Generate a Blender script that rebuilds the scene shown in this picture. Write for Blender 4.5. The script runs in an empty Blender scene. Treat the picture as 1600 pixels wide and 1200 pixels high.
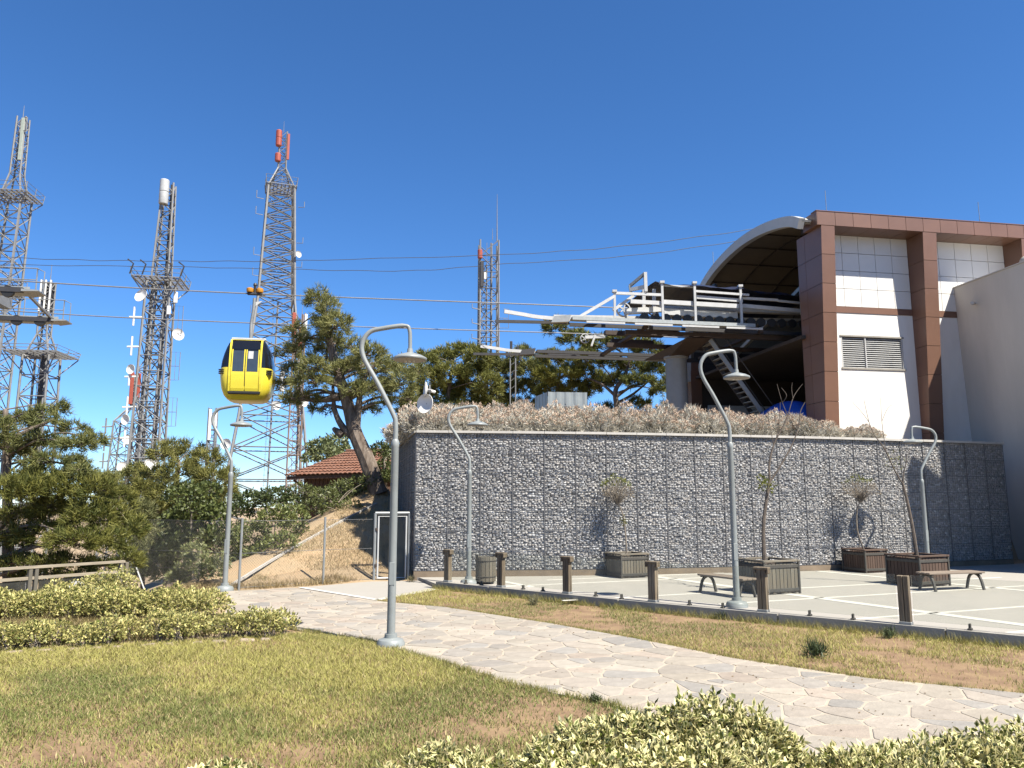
import bpy, bmesh, math, random
import numpy as np
from mathutils import Vector, Matrix

# ------------------------------------------------------------------ camera, sky, sun
S = bpy.context.scene
COL = S.collection
FPX, PITCH, EYE = 1208.0, math.radians(8.7), 2.3
cam_d = bpy.data.cameras.new('camera'); cam = bpy.data.objects.new('camera', cam_d); COL.objects.link(cam)
cam.location = (0, 0, EYE); cam.rotation_euler = (math.pi/2 + PITCH, 0, 0)
cam_d.sensor_width = 36.0; cam_d.lens = 36.0*FPX/1600.0
cam_d.clip_start = .05; cam_d.clip_end = 20000
S.camera = cam
SUN_AZ, SUN_EL = math.radians(48), math.radians(54)       # light travels 48 deg to the left of the view, 54 deg down
sun_to = Vector((math.sin(SUN_AZ)*math.cos(SUN_EL), -math.cos(SUN_AZ)*math.cos(SUN_EL), math.sin(SUN_EL)))
W_ = bpy.data.worlds.new('World'); S.world = W_; W_.use_nodes = True
nt = W_.node_tree; nt.nodes.clear()
sky = nt.nodes.new('ShaderNodeTexSky'); sky.sky_type = 'NISHITA'; sky.sun_disc = False
sky.sun_elevation = SUN_EL; sky.sun_rotation = math.atan2(sun_to.x, sun_to.y)
sky.altitude = 0; sky.air_density = 0.8; sky.dust_density = 0.0; sky.ozone_density = 10.0
bg = nt.nodes.new('ShaderNodeBackground'); bg.inputs['Strength'].default_value = 0.072
wo = nt.nodes.new('ShaderNodeOutputWorld')
hsv = nt.nodes.new('ShaderNodeHueSaturation'); hsv.inputs['Saturation'].default_value = 1.09; hsv.inputs['Value'].default_value = 1.0
nt.links.new(sky.outputs[0], hsv.inputs['Color']); nt.links.new(hsv.outputs[0], bg.inputs[0]); nt.links.new(bg.outputs[0], wo.inputs[0])
sl = bpy.data.lights.new('sun', 'SUN'); sl.energy = 5.0; sl.angle = math.radians(.53); sl.color = (1, .93, .81)
so = bpy.data.objects.new('sun', sl); COL.objects.link(so); so.location = (20, -20, 40)
so.rotation_euler = (-sun_to).to_track_quat('-Z', 'Y').to_euler()
S.view_settings.view_transform = 'Standard'; S.view_settings.look = 'None'
S.view_settings.exposure = 1.45; S.view_settings.gamma = 1
S.cycles.use_denoising = True; S.cycles.max_bounces = 6; S.cycles.transparent_max_bounces = 16
S.cycles.diffuse_bounces = 4
RNG = np.random.default_rng(7); random.seed(7)

# ------------------------------------------------------------------ survey helpers (photo measurements -> world)
def ray(u, v):
    x = (u-800)/FPX; y = (600-v)/FPX
    return Vector((x, math.cos(PITCH)-y*math.sin(PITCH), math.sin(PITCH)+y*math.cos(PITCH)))
def G(u, v, z=0.0):
    r = ray(u, v); return Vector((0, 0, EYE)) + r*((z-EYE)/r.z)
def D(u, v, d):
    r = ray(u, v); return Vector((0, 0, EYE)) + r*(d/r.y)
TA, NA, OA = Vector((.985, .174, 0)), Vector((-.174, .985, 0)), Vector((8.02, 38, 0))
def Wt(t, n, z): return OA + TA*t + NA*n + Vector((0, 0, z))
def on_n(u, v, n):
    r = ray(u, v); o = Vector((0, 0, EYE)); k = (n + NA.dot(OA))/NA.dot(r); p = o + r*k
    return (TA.dot(p-OA), n, p.z)

# ------------------------------------------------------------------ materials
MATS = {}; ALB = .655      # one gain for every base colour, set against the exposure
def mat(name, col, rough=.7, var=.12, scale=4.0, bump=0.0, bscale=None, metal=0.0, rand=0.0, attr=None, spec=.4,
        trans=0.0, col2=None, detail=6.0, stretch=None):
    if name in MATS: return MATS[name]
    m = bpy.data.materials.new(name); m.use_nodes = True; t = m.node_tree; t.nodes.clear()
    N = t.nodes.new; L = t.links.new
    out = N('ShaderNodeOutputMaterial'); b = N('ShaderNodeBsdfPrincipled')
    b.inputs['Roughness'].default_value = rough; b.inputs['Metallic'].default_value = metal
    b.inputs['Specular IOR Level'].default_value = spec
    tc = N('ShaderNodeTexCoord'); src = tc.outputs['Object']
    if stretch:
        mp = N('ShaderNodeMapping'); mp.inputs['Scale'].default_value = stretch; L(src, mp.inputs[0]); src = mp.outputs[0]
    nz = N('ShaderNodeTexNoise'); nz.inputs['Scale'].default_value = scale; nz.inputs['Detail'].default_value = detail
    nz.inputs['Roughness'].default_value = .62; L(src, nz.inputs['Vector'])
    if attr:
        a = N('ShaderNodeAttribute'); a.attribute_name = attr; base = a.outputs['Color']
    else:
        mx0 = N('ShaderNodeMix'); mx0.data_type = 'RGBA'
        mx0.inputs[6].default_value = (*col, 1); mx0.inputs[7].default_value = (*(col2 or col), 1)
        rp = N('ShaderNodeMapRange'); rp.inputs[1].default_value = .38; rp.inputs[2].default_value = .62
        L(nz.outputs[0], rp.inputs[0]); L(rp.outputs[0], mx0.inputs[0]); base = mx0.outputs[2]
    hs = N('ShaderNodeHueSaturation'); L(base, hs.inputs['Color'])
    mr = N('ShaderNodeMapRange'); mr.inputs[1].default_value = .3; mr.inputs[2].default_value = .7
    mr.inputs[3].default_value = ALB*(1-var); mr.inputs[4].default_value = ALB*(1+var)
    L(nz.outputs[0], mr.inputs[0])
    val = mr.outputs[0]
    if rand:
        oi = N('ShaderNodeObjectInfo'); r2 = N('ShaderNodeMapRange'); r2.inputs[3].default_value = 1-rand; r2.inputs[4].default_value = 1+rand
        L(oi.outputs['Random'], r2.inputs[0]); mu = N('ShaderNodeMath'); mu.operation = 'MULTIPLY'
        L(val, mu.inputs[0]); L(r2.outputs[0], mu.inputs[1]); val = mu.outputs[0]
    L(val, hs.inputs['Value']); L(hs.outputs[0], b.inputs['Base Color'])
    if bump:
        n2 = N('ShaderNodeTexNoise'); n2.inputs['Scale'].default_value = bscale or scale*6; n2.inputs['Detail'].default_value = 5
        L(src, n2.inputs['Vector'])
        bp = N('ShaderNodeBump'); bp.inputs['Strength'].default_value = bump; bp.inputs['Distance'].default_value = .02
        L(n2.outputs[0], bp.inputs['Height']); L(bp.outputs[0], b.inputs['Normal'])
    last = b.outputs[0]
    if trans:
        tr = N('ShaderNodeBsdfTranslucent'); L(hs.outputs[0], tr.inputs[0]); ms = N('ShaderNodeMixShader'); ms.inputs[0].default_value = trans
        L(last, ms.inputs[1]); L(tr.outputs[0], ms.inputs[2]); last = ms.outputs[0]
    L(last, out.inputs[0]); MATS[name] = m; return m
def glass_mat(name, tint, refl, dust=(.5,.5,.45), dust_f=.06, rough=.03):
    m = bpy.data.materials.new(name); m.use_nodes = True; t = m.node_tree; t.nodes.clear(); N = t.nodes.new; L = t.links.new
    out = N('ShaderNodeOutputMaterial'); tr = N('ShaderNodeBsdfTransparent'); tr.inputs[0].default_value = (*tint, 1)
    gl = N('ShaderNodeBsdfGlossy'); gl.inputs['Roughness'].default_value = rough
    df = N('ShaderNodeBsdfDiffuse'); df.inputs[0].default_value = (*dust, 1)
    lw = N('ShaderNodeLayerWeight'); lw.inputs[0].default_value = refl
    m1 = N('ShaderNodeMixShader'); L(lw.outputs['Fresnel'], m1.inputs[0]); L(tr.outputs[0], m1.inputs[1]); L(gl.outputs[0], m1.inputs[2])
    nz = N('ShaderNodeTexNoise'); nz.inputs['Scale'].default_value = 3; mr = N('ShaderNodeMapRange')
    mr.inputs[3].default_value = dust_f*.4; mr.inputs[4].default_value = dust_f*1.6; L(nz.outputs[0], mr.inputs[0])
    m2 = N('ShaderNodeMixShader'); L(mr.outputs[0], m2.inputs[0]); L(m1.outputs[0], m2.inputs[1]); L(df.outputs[0], m2.inputs[2])
    L(m2.outputs[0], out.inputs[0]); return m
def two_col_attr(name, ca, cb, rough=.5, trans=.2, lo=.35, hi=.75):
    """leaf: attribute 'rim' runs from the midrib (0) to the margin (1), 'tone' varies from leaf to leaf"""
    ca = tuple(c*ALB/.78 for c in ca); cb = tuple(c*ALB/.78 for c in cb)
    m = bpy.data.materials.new(name); m.use_nodes = True; t = m.node_tree; t.nodes.clear(); N = t.nodes.new; L = t.links.new
    out = N('ShaderNodeOutputMaterial'); b = N('ShaderNodeBsdfPrincipled'); b.inputs['Roughness'].default_value = rough
    b.inputs['Specular IOR Level'].default_value = .35
    a = N('ShaderNodeAttribute'); a.attribute_name = 'Col'; sp = N('ShaderNodeSeparateColor'); L(a.outputs['Color'], sp.inputs[0])
    mr = N('ShaderNodeMapRange'); mr.inputs[1].default_value = lo; mr.inputs[2].default_value = hi; L(sp.outputs[0], mr.inputs[0])
    mx = N('ShaderNodeMix'); mx.data_type = 'RGBA'; mx.inputs[6].default_value = (*ca, 1); mx.inputs[7].default_value = (*cb, 1)
    L(mr.outputs[0], mx.inputs[0])
    hs = N('ShaderNodeHueSaturation'); L(mx.outputs[2], hs.inputs['Color']); L(sp.outputs[1], hs.inputs['Value'])
    hm = N('ShaderNodeMapRange'); hm.inputs[3].default_value = .485; hm.inputs[4].default_value = .515; L(sp.outputs[2], hm.inputs[0]); L(hm.outputs[0], hs.inputs['Hue'])
    L(hs.outputs[0], b.inputs['Base Color'])
    tr = N('ShaderNodeBsdfTranslucent'); L(hs.outputs[0], tr.inputs[0]); ms = N('ShaderNodeMixShader'); ms.inputs[0].default_value = trans
    L(b.outputs[0], ms.inputs[1]); L(tr.outputs[0], ms.inputs[2]); L(ms.outputs[0], out.inputs[0]); return m

# ------------------------------------------------------------------ mesh helpers
class MB:
    def __init__(s): s.v = []; s.f = []
    def add(s, vs, fs):
        k = len(s.v); s.v += [tuple(p) for p in vs]; s.f += [tuple(i+k for i in q) for q in fs]; return s
    def hexa(s, c):   # 8 corners: bottom 4 ccw, top 4 ccw
        return s.add(c, [(3,2,1,0),(4,5,6,7),(0,1,5,4),(1,2,6,5),(2,3,7,6),(3,0,4,7)])
    def box(s, c, d, rz=0.0, bev=0.0):
        x, y, z = d[0]/2, d[1]/2, d[2]/2; ca, sa = math.cos(rz), math.sin(rz)
        if bev:
            e = min(bev, x*.9, y*.9, z*.9); vs = []; 
            for sx in (-1,1):
                for sy in (-1,1):
                    for sz in (-1,1):
                        vs += [(sx*x, sy*(y-e), sz*(z-e)), (sx*(x-e), sy*y, sz*(z-e)), (sx*(x-e), sy*(y-e), sz*z)]
            bm = bmesh.new(); [bm.verts.new(p) for p in vs]; r = bmesh.ops.convex_hull(bm, input=bm.verts[:])
            bm.verts.index_update(); vs = [tuple(p.co) for p in bm.verts]; fs = [tuple(w.index for w in q.verts) for q in bm.faces]; bm.free()
        else:
            vs = [(-x,-y,-z),(x,-y,-z),(x,y,-z),(-x,y,-z),(-x,-y,z),(x,-y,z),(x,y,z),(-x,y,z)]
            fs = [(3,2,1,0),(4,5,6,7),(0,1,5,4),(1,2,6,5),(2,3,7,6),(3,0,4,7)]
        return s.add([(c[0]+a*ca-b*sa, c[1]+a*sa+b*ca, c[2]+w) for a, b, w in vs], fs)
    def beam(s, p, q, w, h=None, up=(0,0,1)):
        p = Vector(p); q = Vector(q); h = h or w; d = (q-p).normalized(); u = Vector(up)
        if abs(d.dot(u)) > .98: u = Vector((0,1,0))
        r = d.cross(u).normalized()*(w/2); u2 = r.cross(d).normalized()*(h/2)
        return s.hexa([p-r-u2, p+r-u2, q+r-u2, q-r-u2, p-r+u2, p+r+u2, q+r+u2, q-r+u2])
    def tube(s, pts, rad, n=8, cap=True):
        pts = [Vector(p) for p in pts]; k = len(pts)
        if not hasattr(rad, '__len__'): rad = [rad]*k
        vs = []; fs = []; ref = Vector((.3,.2,1)).normalized()
        for i in range(k):
            d = (pts[min(i+1,k-1)]-pts[max(i-1,0)]).normalized()
            if i == 0:
                if abs(d.dot(ref)) > .95: ref = Vector((1,.1,0)).normalized()
                a = d.cross(ref).normalized()
            else: a = (a - d*a.dot(d)).normalized()
            b = d.cross(a)
            for j in range(n):
                w = 2*math.pi*j/n; vs.append(pts[i] + (a*math.cos(w)+b*math.sin(w))*rad[i])
        for i in range(k-1):
            for j in range(n): fs.append((i*n+j, i*n+(j+1)%n, (i+1)*n+(j+1)%n, (i+1)*n+j))
        if cap: fs += [tuple(range(n-1,-1,-1)), tuple(range((k-1)*n, k*n))]
        return s.add(vs, fs)
    def lathe(s, c, prof, n=20):
        vs = []; fs = []; k = len(prof)
        for r, z in prof:
            for j in range(n):
                w = 2*math.pi*j/n; vs.append((c[0]+r*math.cos(w), c[1]+r*math.sin(w), c[2]+z))
        for i in range(k-1):
            for j in range(n): fs.append((i*n+j, i*n+(j+1)%n, (i+1)*n+(j+1)%n, (i+1)*n+j))
        fs += [tuple(range(n-1,-1,-1)), tuple(range((k-1)*n, k*n))]
        return s.add(vs, fs)
    def prism(s, poly, z0, z1):
        n = len(poly); vs = [(p[0],p[1],z0) for p in poly] + [(p[0],p[1],z1) for p in poly]
        return s.add(vs, [tuple(range(n-1,-1,-1)), tuple(range(n,2*n))] + [(i,(i+1)%n,n+(i+1)%n,n+i) for i in range(n)])
    def slab(s, pts, off):        # polygon in space thickened by vector off
        n = len(pts); off = Vector(off); vs = [Vector(p) for p in pts] + [Vector(p)+off for p in pts]
        return s.add(vs, [tuple(range(n-1,-1,-1)), tuple(range(n,2*n))] + [(i,(i+1)%n,n+(i+1)%n,n+i) for i in range(n)])
    def tbox(s, t0, t1, n0, n1, z0, z1):      # box in the station's own axes
        return s.hexa([Wt(t0,n0,z0),Wt(t1,n0,z0),Wt(t1,n1,z0),Wt(t0,n1,z0),Wt(t0,n0,z1),Wt(t1,n0,z1),Wt(t1,n1,z1),Wt(t0,n1,z1)])
    def mesh(s, name, m, smooth=False, fix=False):
        me = bpy.data.meshes.new(name); me.from_pydata(s.v, [], s.f)
        if fix:
            bm = bmesh.new(); bm.from_mesh(me); bmesh.ops.recalc_face_normals(bm, faces=bm.faces[:]); bm.to_mesh(me); bm.free()
        if m: me.materials.append(m)
        if smooth:
            me.polygons.foreach_set('use_smooth', [True]*len(me.polygons))
            try: me.set_sharp_from_angle(angle=math.radians(38))
            except Exception: pass
        me.update(); return me
    def build(s, name, m, parent=None, off=None, smooth=False):
        if off is not None: s.v = [(p[0]-off[0], p[1]-off[1], p[2]-off[2]) for p in s.v]
        return link(name, s.mesh(name, m, smooth, True), parent)
def link(name, me, parent=None):
    o = bpy.data.objects.new(name, me); COL.objects.link(o)
    if parent is not None: o.parent = parent
    return o
def tag(o, label=None, cat=None, group=None, kind=None):
    for k, v in (('label',label),('category',cat),('group',group),('kind',kind)):
        if v: o[k] = v
    return o
def thing(name, label, cat, loc=(0,0,0), rz=0.0, group=None):
    o = bpy.data.objects.new(name, None); COL.objects.link(o); o.empty_display_size = .2
    o.location = loc; o.rotation_euler = (0,0,rz); return tag(o, label, cat, group)
def copy_tree(o, parent=None):
    c = o.copy(); COL.objects.link(c); c.parent = parent
    for ch in list(o.children): copy_tree(ch, c)
    return c
def np_mesh(name, V, T, m, cols=None, smooth=False):
    V = np.asarray(V, np.float32); T = np.asarray(T, np.int32)
    me = bpy.data.meshes.new(name); me.vertices.add(len(V)); me.vertices.foreach_set('co', V.ravel())
    k = T.shape[1]; me.loops.add(T.size); me.loops.foreach_set('vertex_index', T.ravel())
    me.polygons.add(len(T)); me.polygons.foreach_set('loop_start', np.arange(0, T.size, k, dtype=np.int32))
    me.update(calc_edges=True)
    if cols is not None:
        a = me.attributes.new('Col', 'FLOAT_COLOR', 'POINT'); c4 = np.ones((len(V),4), np.float32); c4[:,:3] = cols
        a.data.foreach_set('color', c4.ravel())
    me.materials.append(m)
    if smooth: me.polygons.foreach_set('use_smooth', np.ones(len(T), bool))
    return me
def unit(a): return a/np.maximum(np.linalg.norm(a, axis=1, keepdims=True), 1e-6)
def rnd_dirs(n): return unit(RNG.normal(size=(n,3)))
def pnoise(x, y, s=1.0, seed=0):      # cheap smooth 2-d noise 0..1
    r = np.random.default_rng(seed); out = 0; tot = 0
    for o in range(4):
        f = s*(1.9**o); a = .6**o
        for _ in range(4):
            th = r.uniform(0, 6.28); ph = r.uniform(0, 6.28); out = out + a*np.sin((x*math.cos(th)+y*math.sin(th))*f*r.uniform(.7,1.3)+ph); tot += a
    return np.clip(.5 + out/tot*1.6, 0, 1)
def inpoly(x, y, poly):
    c = np.zeros(len(x), bool); n = len(poly)
    for i in range(n):
        x0, y0 = poly[i][:2]; x1, y1 = poly[(i+1)%n][:2]
        if y0 == y1: continue
        c ^= ((y0 > y) != (y1 > y)) & (x < (x1-x0)*(y-y0)/(y1-y0)+x0)
    return c
def spline(pts, k=8):
    pts = [Vector(p) for p in pts]; out = []
    for i in range(len(pts)-1):
        p0 = pts[max(i-1,0)]; p1 = pts[i]; p2 = pts[i+1]; p3 = pts[min(i+2,len(pts)-1)]
        for j in range(k):
            t = j/k; out.append(.5*((2*p1)+(p2-p0)*t+(2*p0-5*p1+4*p2-p3)*t*t+(3*p1-p0-3*p2+p3)*t**3))
    out.append(pts[-1]); return out

# ------------------------------------------------------------------ palette
M_galv = mat('galvanised_steel', (.33,.345,.345), .45, .12, 6, .05, metal=.35)
M_lamp = mat('grey_lamp_paint', (.27,.295,.295), .45, .14, 2.5, .04, spec=.45, detail=10)
M_lampu = mat('lamp_underside', (.30,.27,.23), .6, .1, 6)
M_lens = mat('lamp_lens', (.75,.72,.62), .25, .05, 6)
M_white = mat('white_steel', (.55,.56,.56), .45, .1, 5, .03)
M_deck = mat('zinc_grating', (.38,.41,.41), .5, .14, 9, .08, metal=.2)
M_dark = mat('dark_steel', (.045,.045,.05), .55, .2, 6)
M_rust = mat('brown_machinery', (.055,.038,.03), .7, .25, 4)
M_tower = mat('weathered_zinc', (.23,.235,.24), .6, .15, 3)
M_red = mat('faded_red_antenna', (.38,.085,.055), .55, .15, 6)
M_dish = mat('white_dish', (.80,.80,.78), .5, .06, 3)
M_brown = mat('brown_composite_panel', (.20,.108,.074), .38, .07, 1.2, .01, rand=.06, spec=.5)
M_bjoint = mat('brown_panel_joint', (.03,.017,.012), .8)
M_wpan = mat('white_composite_panel', (.84,.835,.81), .4, .03, 1.2, rand=.02)
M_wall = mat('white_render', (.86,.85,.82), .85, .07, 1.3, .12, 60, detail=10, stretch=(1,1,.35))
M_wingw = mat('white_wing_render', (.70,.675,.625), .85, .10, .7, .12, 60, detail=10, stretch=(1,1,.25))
M_conc = mat('concrete', (.33,.315,.285), .85, .16, 2.2, .25, 40)
M_cope = mat('pale_coping', (.50,.48,.445), .8, .1, 3, .15)
M_wood = mat('weathered_wood', (.155,.115,.075), .8, .28, 9, .3, 30, col2=(.20,.165,.115), stretch=(1,1,.12), rand=.18)
M_woodg = mat('grey_wood', (.19,.175,.14), .8, .25, 9, .3, 30, col2=(.15,.125,.09), stretch=(1,1,.12), rand=.15)
M_woodr = mat('reddish_wood', (.115,.070,.048), .75, .3, 9, .3, 30, col2=(.075,.048,.034), stretch=(1,1,.12), rand=.2)
M_iron = mat('dark_iron', (.07,.065,.055), .6, .2, 6)
M_bark = mat('pine_bark', (.135,.10,.075), .9, .35, 7, .6, 18, col2=(.20,.165,.135), stretch=(1,1,.35))
M_twig = mat('grey_twig', (.24,.205,.165), .85, .25, 8, .3)
M_soil = mat('dark_soil', (.07,.05,.035), .95, .3, 5, .5)
M_yellow = mat('yellow_paint', (.86,.72,.06), .3, .04, 2, spec=.5)
M_blackg = mat('black_glass', (.012,.013,.016), .08, .1, 2, spec=.6)
M_blackp = mat('black_plastic', (.02,.02,.02), .5)
M_orange = mat('orange_grip', (.62,.28,.03), .45)
M_tarp = mat('navy_tarpaulin', (.012,.018,.05), .5, .2, 4, .4, 6)
M_blue = mat('blue_tarpaulin', (.02,.10,.50), .45, .15, 4, .4, 5)
M_vault = mat('vault_lining', (.24,.205,.155), .8, .08, 2)
M_vaultw = mat('vault_rim', (.60,.62,.61), .55, .06, 2)
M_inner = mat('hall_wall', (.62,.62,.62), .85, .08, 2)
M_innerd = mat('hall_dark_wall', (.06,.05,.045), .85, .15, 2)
M_tile = mat('clay_tiles', (.25,.105,.06), .85, .4, 4, .2, col2=(.16,.085,.06))
M_hut = mat('hut_boards', (.10,.055,.035), .85, .3, 6, .3, stretch=(6,6,.4))
M_corr = mat('corrugated_zinc', (.36,.39,.385), .4, .1, 3, metal=.4)
M_chain = mat('fence_wire', (.16,.165,.165), .5, metal=.2)
M_cable = mat('steel_rope', (.30,.30,.30), .5, metal=.4)
M_wire = mat('black_cable', (.07,.075,.085), .6)
M_stone = mat('gabion_stone', (.3,.3,.3), .9, .22, 30, .5, 60, attr='Col', rand=.05)
M_mesh = mat('gabion_wire', (.17,.17,.175), .5, metal=.3)
M_core = mat('gabion_core', (.12,.12,.12), .95)
M_needle = mat('pine_needles', (.1,.1,.1), .6, .12, .9, attr='Col', trans=.22, spec=.25, rand=.06)
M_leaf = mat('bush_leaves', (.1,.1,.1), .5, .12, 1.2, attr='Col', trans=.25, spec=.35)
M_grass = mat('grass_blades', (.1,.1,.1), .6, .08, 2, attr='Col', trans=.3, spec=.2)
M_sage = mat('dry_sage', (.1,.1,.1), .8, .1, 3, attr='Col', trans=.12, spec=.15, rand=.12)
M_varieg = two_col_attr('variegated_leaf', (.12,.145,.028), (.76,.70,.36), .45, .28, .28, .78)
M_varieg2 = two_col_attr('variegated_leaf_far', (.095,.12,.02), (.60,.54,.21), .5, .28, .25, .85)
M_glass = glass_mat('balustrade_glass', (.955,.965,.945), .12, dust_f=.07)
M_glassd = glass_mat('smoked_rail_glass', (.22,.23,.22), .22, dust_f=.06)

# ------------------------------------------------------------------ terrain
FRONT = [(-2.92,23.55),(0,23.85),(3,24.25),(6,24.85),(10.6,25.98),(15.4,27.5),(18.6,28.75)]   # foot of the gabion wall
XB = ([0,10,16,18.4,21,24.5,31,45,60,90],[-30,-16,-11.2,-9.7,-8.8,-9.4,-8,-13,-16,-30])
def tz(x, y):
    x = np.asarray(x, float); y = np.asarray(y, float)
    y0 = 22.3 + .35*np.clip(x+7, 0, 3.4)
    hill = np.clip(.36*(y-y0), 0, 2.75)
    fx = [p[0] for p in FRONT]; fy = [p[1] for p in FRONT]
    wy = np.interp(x, fx, fy); wx = -2.92 - (y-23.55)*.225
    terr = (y > wy+1.25) & (x > wx+1.25) & (x < 17.6)
    z = np.where(terr, 4.3 + np.clip((y-wy-1.3)*.13, 0, .45), hill*np.clip((-1.2-x)/1.5+1, 0, 1))
    z = np.where((y > 33) & (~terr), np.minimum(2.75+(y-33)*.03, 3.4), z)
    xc = np.interp(y, [21.75,24.4,27,29.2,33,40,60], [-7.75,-7.0,-6.0,-5.05,-4.7,-4.2,-4])
    z = z - np.where(y > 22.5, .5*np.clip(xc-.7-x, 0, 3.2)*np.clip((y-22.5)/3, 0, 1), 0)
    s = np.clip(np.interp(y, XB[0], XB[1])-x, 0, None)
    z = z - np.minimum(s*.42, 16)
    far = np.clip(np.hypot(x, y-20)-62, 0, None)
    z = z - np.minimum(far*.25, 45)
    z = z - np.clip(-y-3, 0, 20)*.05
    return z
gx = np.concatenate([[-9000,-3000,-1000,-400,-200,-120,-80], np.arange(-60,60.1,.75), [80,120,200,400,1000,3000,9000]])
gy = np.concatenate([[-9000,-3000,-1000,-300,-100,-40,-20], np.arange(-8,70.1,.75), [80,95,120,200,400,1000,3000,9000]])
X, Y = np.meshgrid(gx, gy); Z = tz(X, Y); near = (np.hypot(X, Y-20) < 80)
Z = Z + np.where(near & (Z < -.3), (pnoise(X, Y, .5, 3)-.5)*.4, 0) - .012
nx, ny = len(gx), len(gy); I = np.arange(nx*ny).reshape(ny, nx)
Q = np.stack([I[:-1,:-1], I[:-1,1:], I[1:,1:], I[1:,:-1]], -1).reshape(-1, 4)
M_ground = mat('dry_ground', (.42,.32,.20), .95, .22, .9, .5, 25, col2=(.36,.255,.15), detail=9)
ground = link('ground', np_mesh('ground', np.stack([X.ravel(),Y.ravel(),Z.ravel()],1), Q, M_ground, smooth=True)); tag(ground, kind='structure')

# the lawn's bare earth and the strip beside the kerb, sheets 4 mm above one another
LAWN = [(-11.5,11.0),(-8.2,12.45),(-5.5,13.3),(-3.7,14.1),(-2.55,13.5),(-1.07,11.65),(-.05,10.25),(1.06,9.3),(1.86,8.1),(2.55,7.05),(3.5,6.2),(5.4,5.2),(-7,5.0),(-11.5,8)]
KERB = [(-2.05,21.30),(.6,18.93),(3.45,16.45),(6.05,14.42),(8.25,12.62),(12.2,9.4)]
PATHL = [(-7.47,20.64),(-6.6,18.6),(-5.91,16.4),(-4.9,15.3),(-3.84,14.5),(-2.49,13.5),(-1.02,11.66),(0,10.27),(1.11,9.32),(1.91,8.14),(2.6,7.1),(3.6,6.25),(5.5,5.3)]
PATHR = [(9.8,7.6),(8.0,8.8),(6.2,9.83),(4.65,10.69),(3.32,11.95),(2.16,13.57),(.73,15.31),(-1.41,17.57),(-3.2,18.75),(-4.6,20.2),(-5.9,21.55)]
PATH = PATHL + PATHR
STRIP = list(reversed(PATHR[:-2])) + [(12.4,6.6)] + list(reversed(KERB)) 
M_lawnsoil = mat('lawn_soil', (.25,.155,.09), .95, .25, 2.5, .6, 40, col2=(.27,.185,.10), detail=9)
tag(MB().prism(LAWN, -.05, .006).build('lawn', M_lawnsoil), kind='structure')
tag(MB().prism(STRIP, -.05, .007).build('verge', M_lawnsoil), kind='structure')

# plaza of washed aggregate with pale strips
M_plaza = mat('washed_aggregate', (.41,.39,.35), .9, .12, 1.2, .5, 55, col2=(.37,.35,.315), detail=12)
kb = [(p[0]+.16, p[1]+.19) for p in KERB]
PLAZA = kb + [(34,9.4),(34,31),(18.6,28.85)] + [(p[0],p[1]+.02) for p in reversed(FRONT[:-1])] + [(-2.75,23.5),(-2.0,21.5)]
plaza = tag(MB().prism(PLAZA, -.05, .1).build('plaza', M_plaza), kind='structure')
M_strip = mat('pale_paving_strip', (.66,.64,.58), .85, .08, 2, .2, 40)
def strip(a, b, w):
    a = Vector((a[0],a[1],.1035)); b = Vector((b[0],b[1],.1035))
    MB().beam(a, b, w, .006).build('paving_strip', M_strip, plaza)
dA = Vector((.475,-.88)); dB = Vector((.925,.38))
for o, l0, l1, w in (((4.16,23.96),-.6,11.2,.30),((10.16,25.03),-.6,9.5,.26),((-.2,22.2),-1,1.5,.2)):
    strip(Vector(o)+dA*l0, Vector(o)+dA*l1, w)
for o, l0, l1, w in (((7.06,20.46),-6.4,8,.10),((5.62,17.87),-1.2,12,.10),((6.63,15.27),-.5,9,.10),((1.52,21.73),-2.0,6,.10),((3.2,23.6),-2.4,9,.1),((8.3,13.6),-.3,8,.10)):
    strip(Vector(o)+dB*l0, Vector(o)+dB*l1, w)

# aggregate apron by the gate, with its pale edge
apron = tag(MB().prism([(-5.75,21.6),(-3.2,18.85),(-2.0,21.2),(-2.75,23.45),(-4.2,23.2)], -.05, .012).build('apron', M_plaza), kind='structure')
for a, b in (((-5.75,21.6),(-3.2,18.9)),((-3.2,18.9),(-2.02,21.2))):
    MB().beam((a[0],a[1],.016), (b[0],b[1],.016), .16, .01).build('paving_strip', M_strip, apron)

# crazy-paved path: every slab its own polygon
M_mortar = mat('path_mortar', (.50,.43,.34), .9, .1, 3, .4, 50, col2=(.46,.40,.32))
path = tag(MB().prism(PATH, -.05, .014).build('path', M_mortar), kind='structure')
M_slab = mat('path_slab', (.42,.38,.33), .8, .14, 5, .35, 35, attr='Col', detail=10)
def clip(poly, p, n):
    out = []; k = len(poly)
    for i in range(k):
        a = poly[i]; b = poly[(i+1)%k]; da = (a[0]-p[0])*n[0]+(a[1]-p[1])*n[1]; db = (b[0]-p[0])*n[0]+(b[1]-p[1])*n[1]
        if da <= 0: out.append(a)
        if (da < 0 < db) or (db < 0 < da):
            t = da/(da-db); out.append((a[0]+(b[0]-a[0])*t, a[1]+(b[1]-a[1])*t))
    return out
sites = []
for j in range(48):
    for i in range(60):
        x = -8 + i*.47 + (j%2)*.22 + random.uniform(-.21,.21); y = 5.2 + j*.37 + random.uniform(-.17,.17)
        sites.append((x, y))
sa = np.array(sites); ins = inpoly(sa[:,0], sa[:,1], PATH); keep = sa[ins]
keep = keep[RNG.random(len(keep)) > .14]
slabs = []
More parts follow.
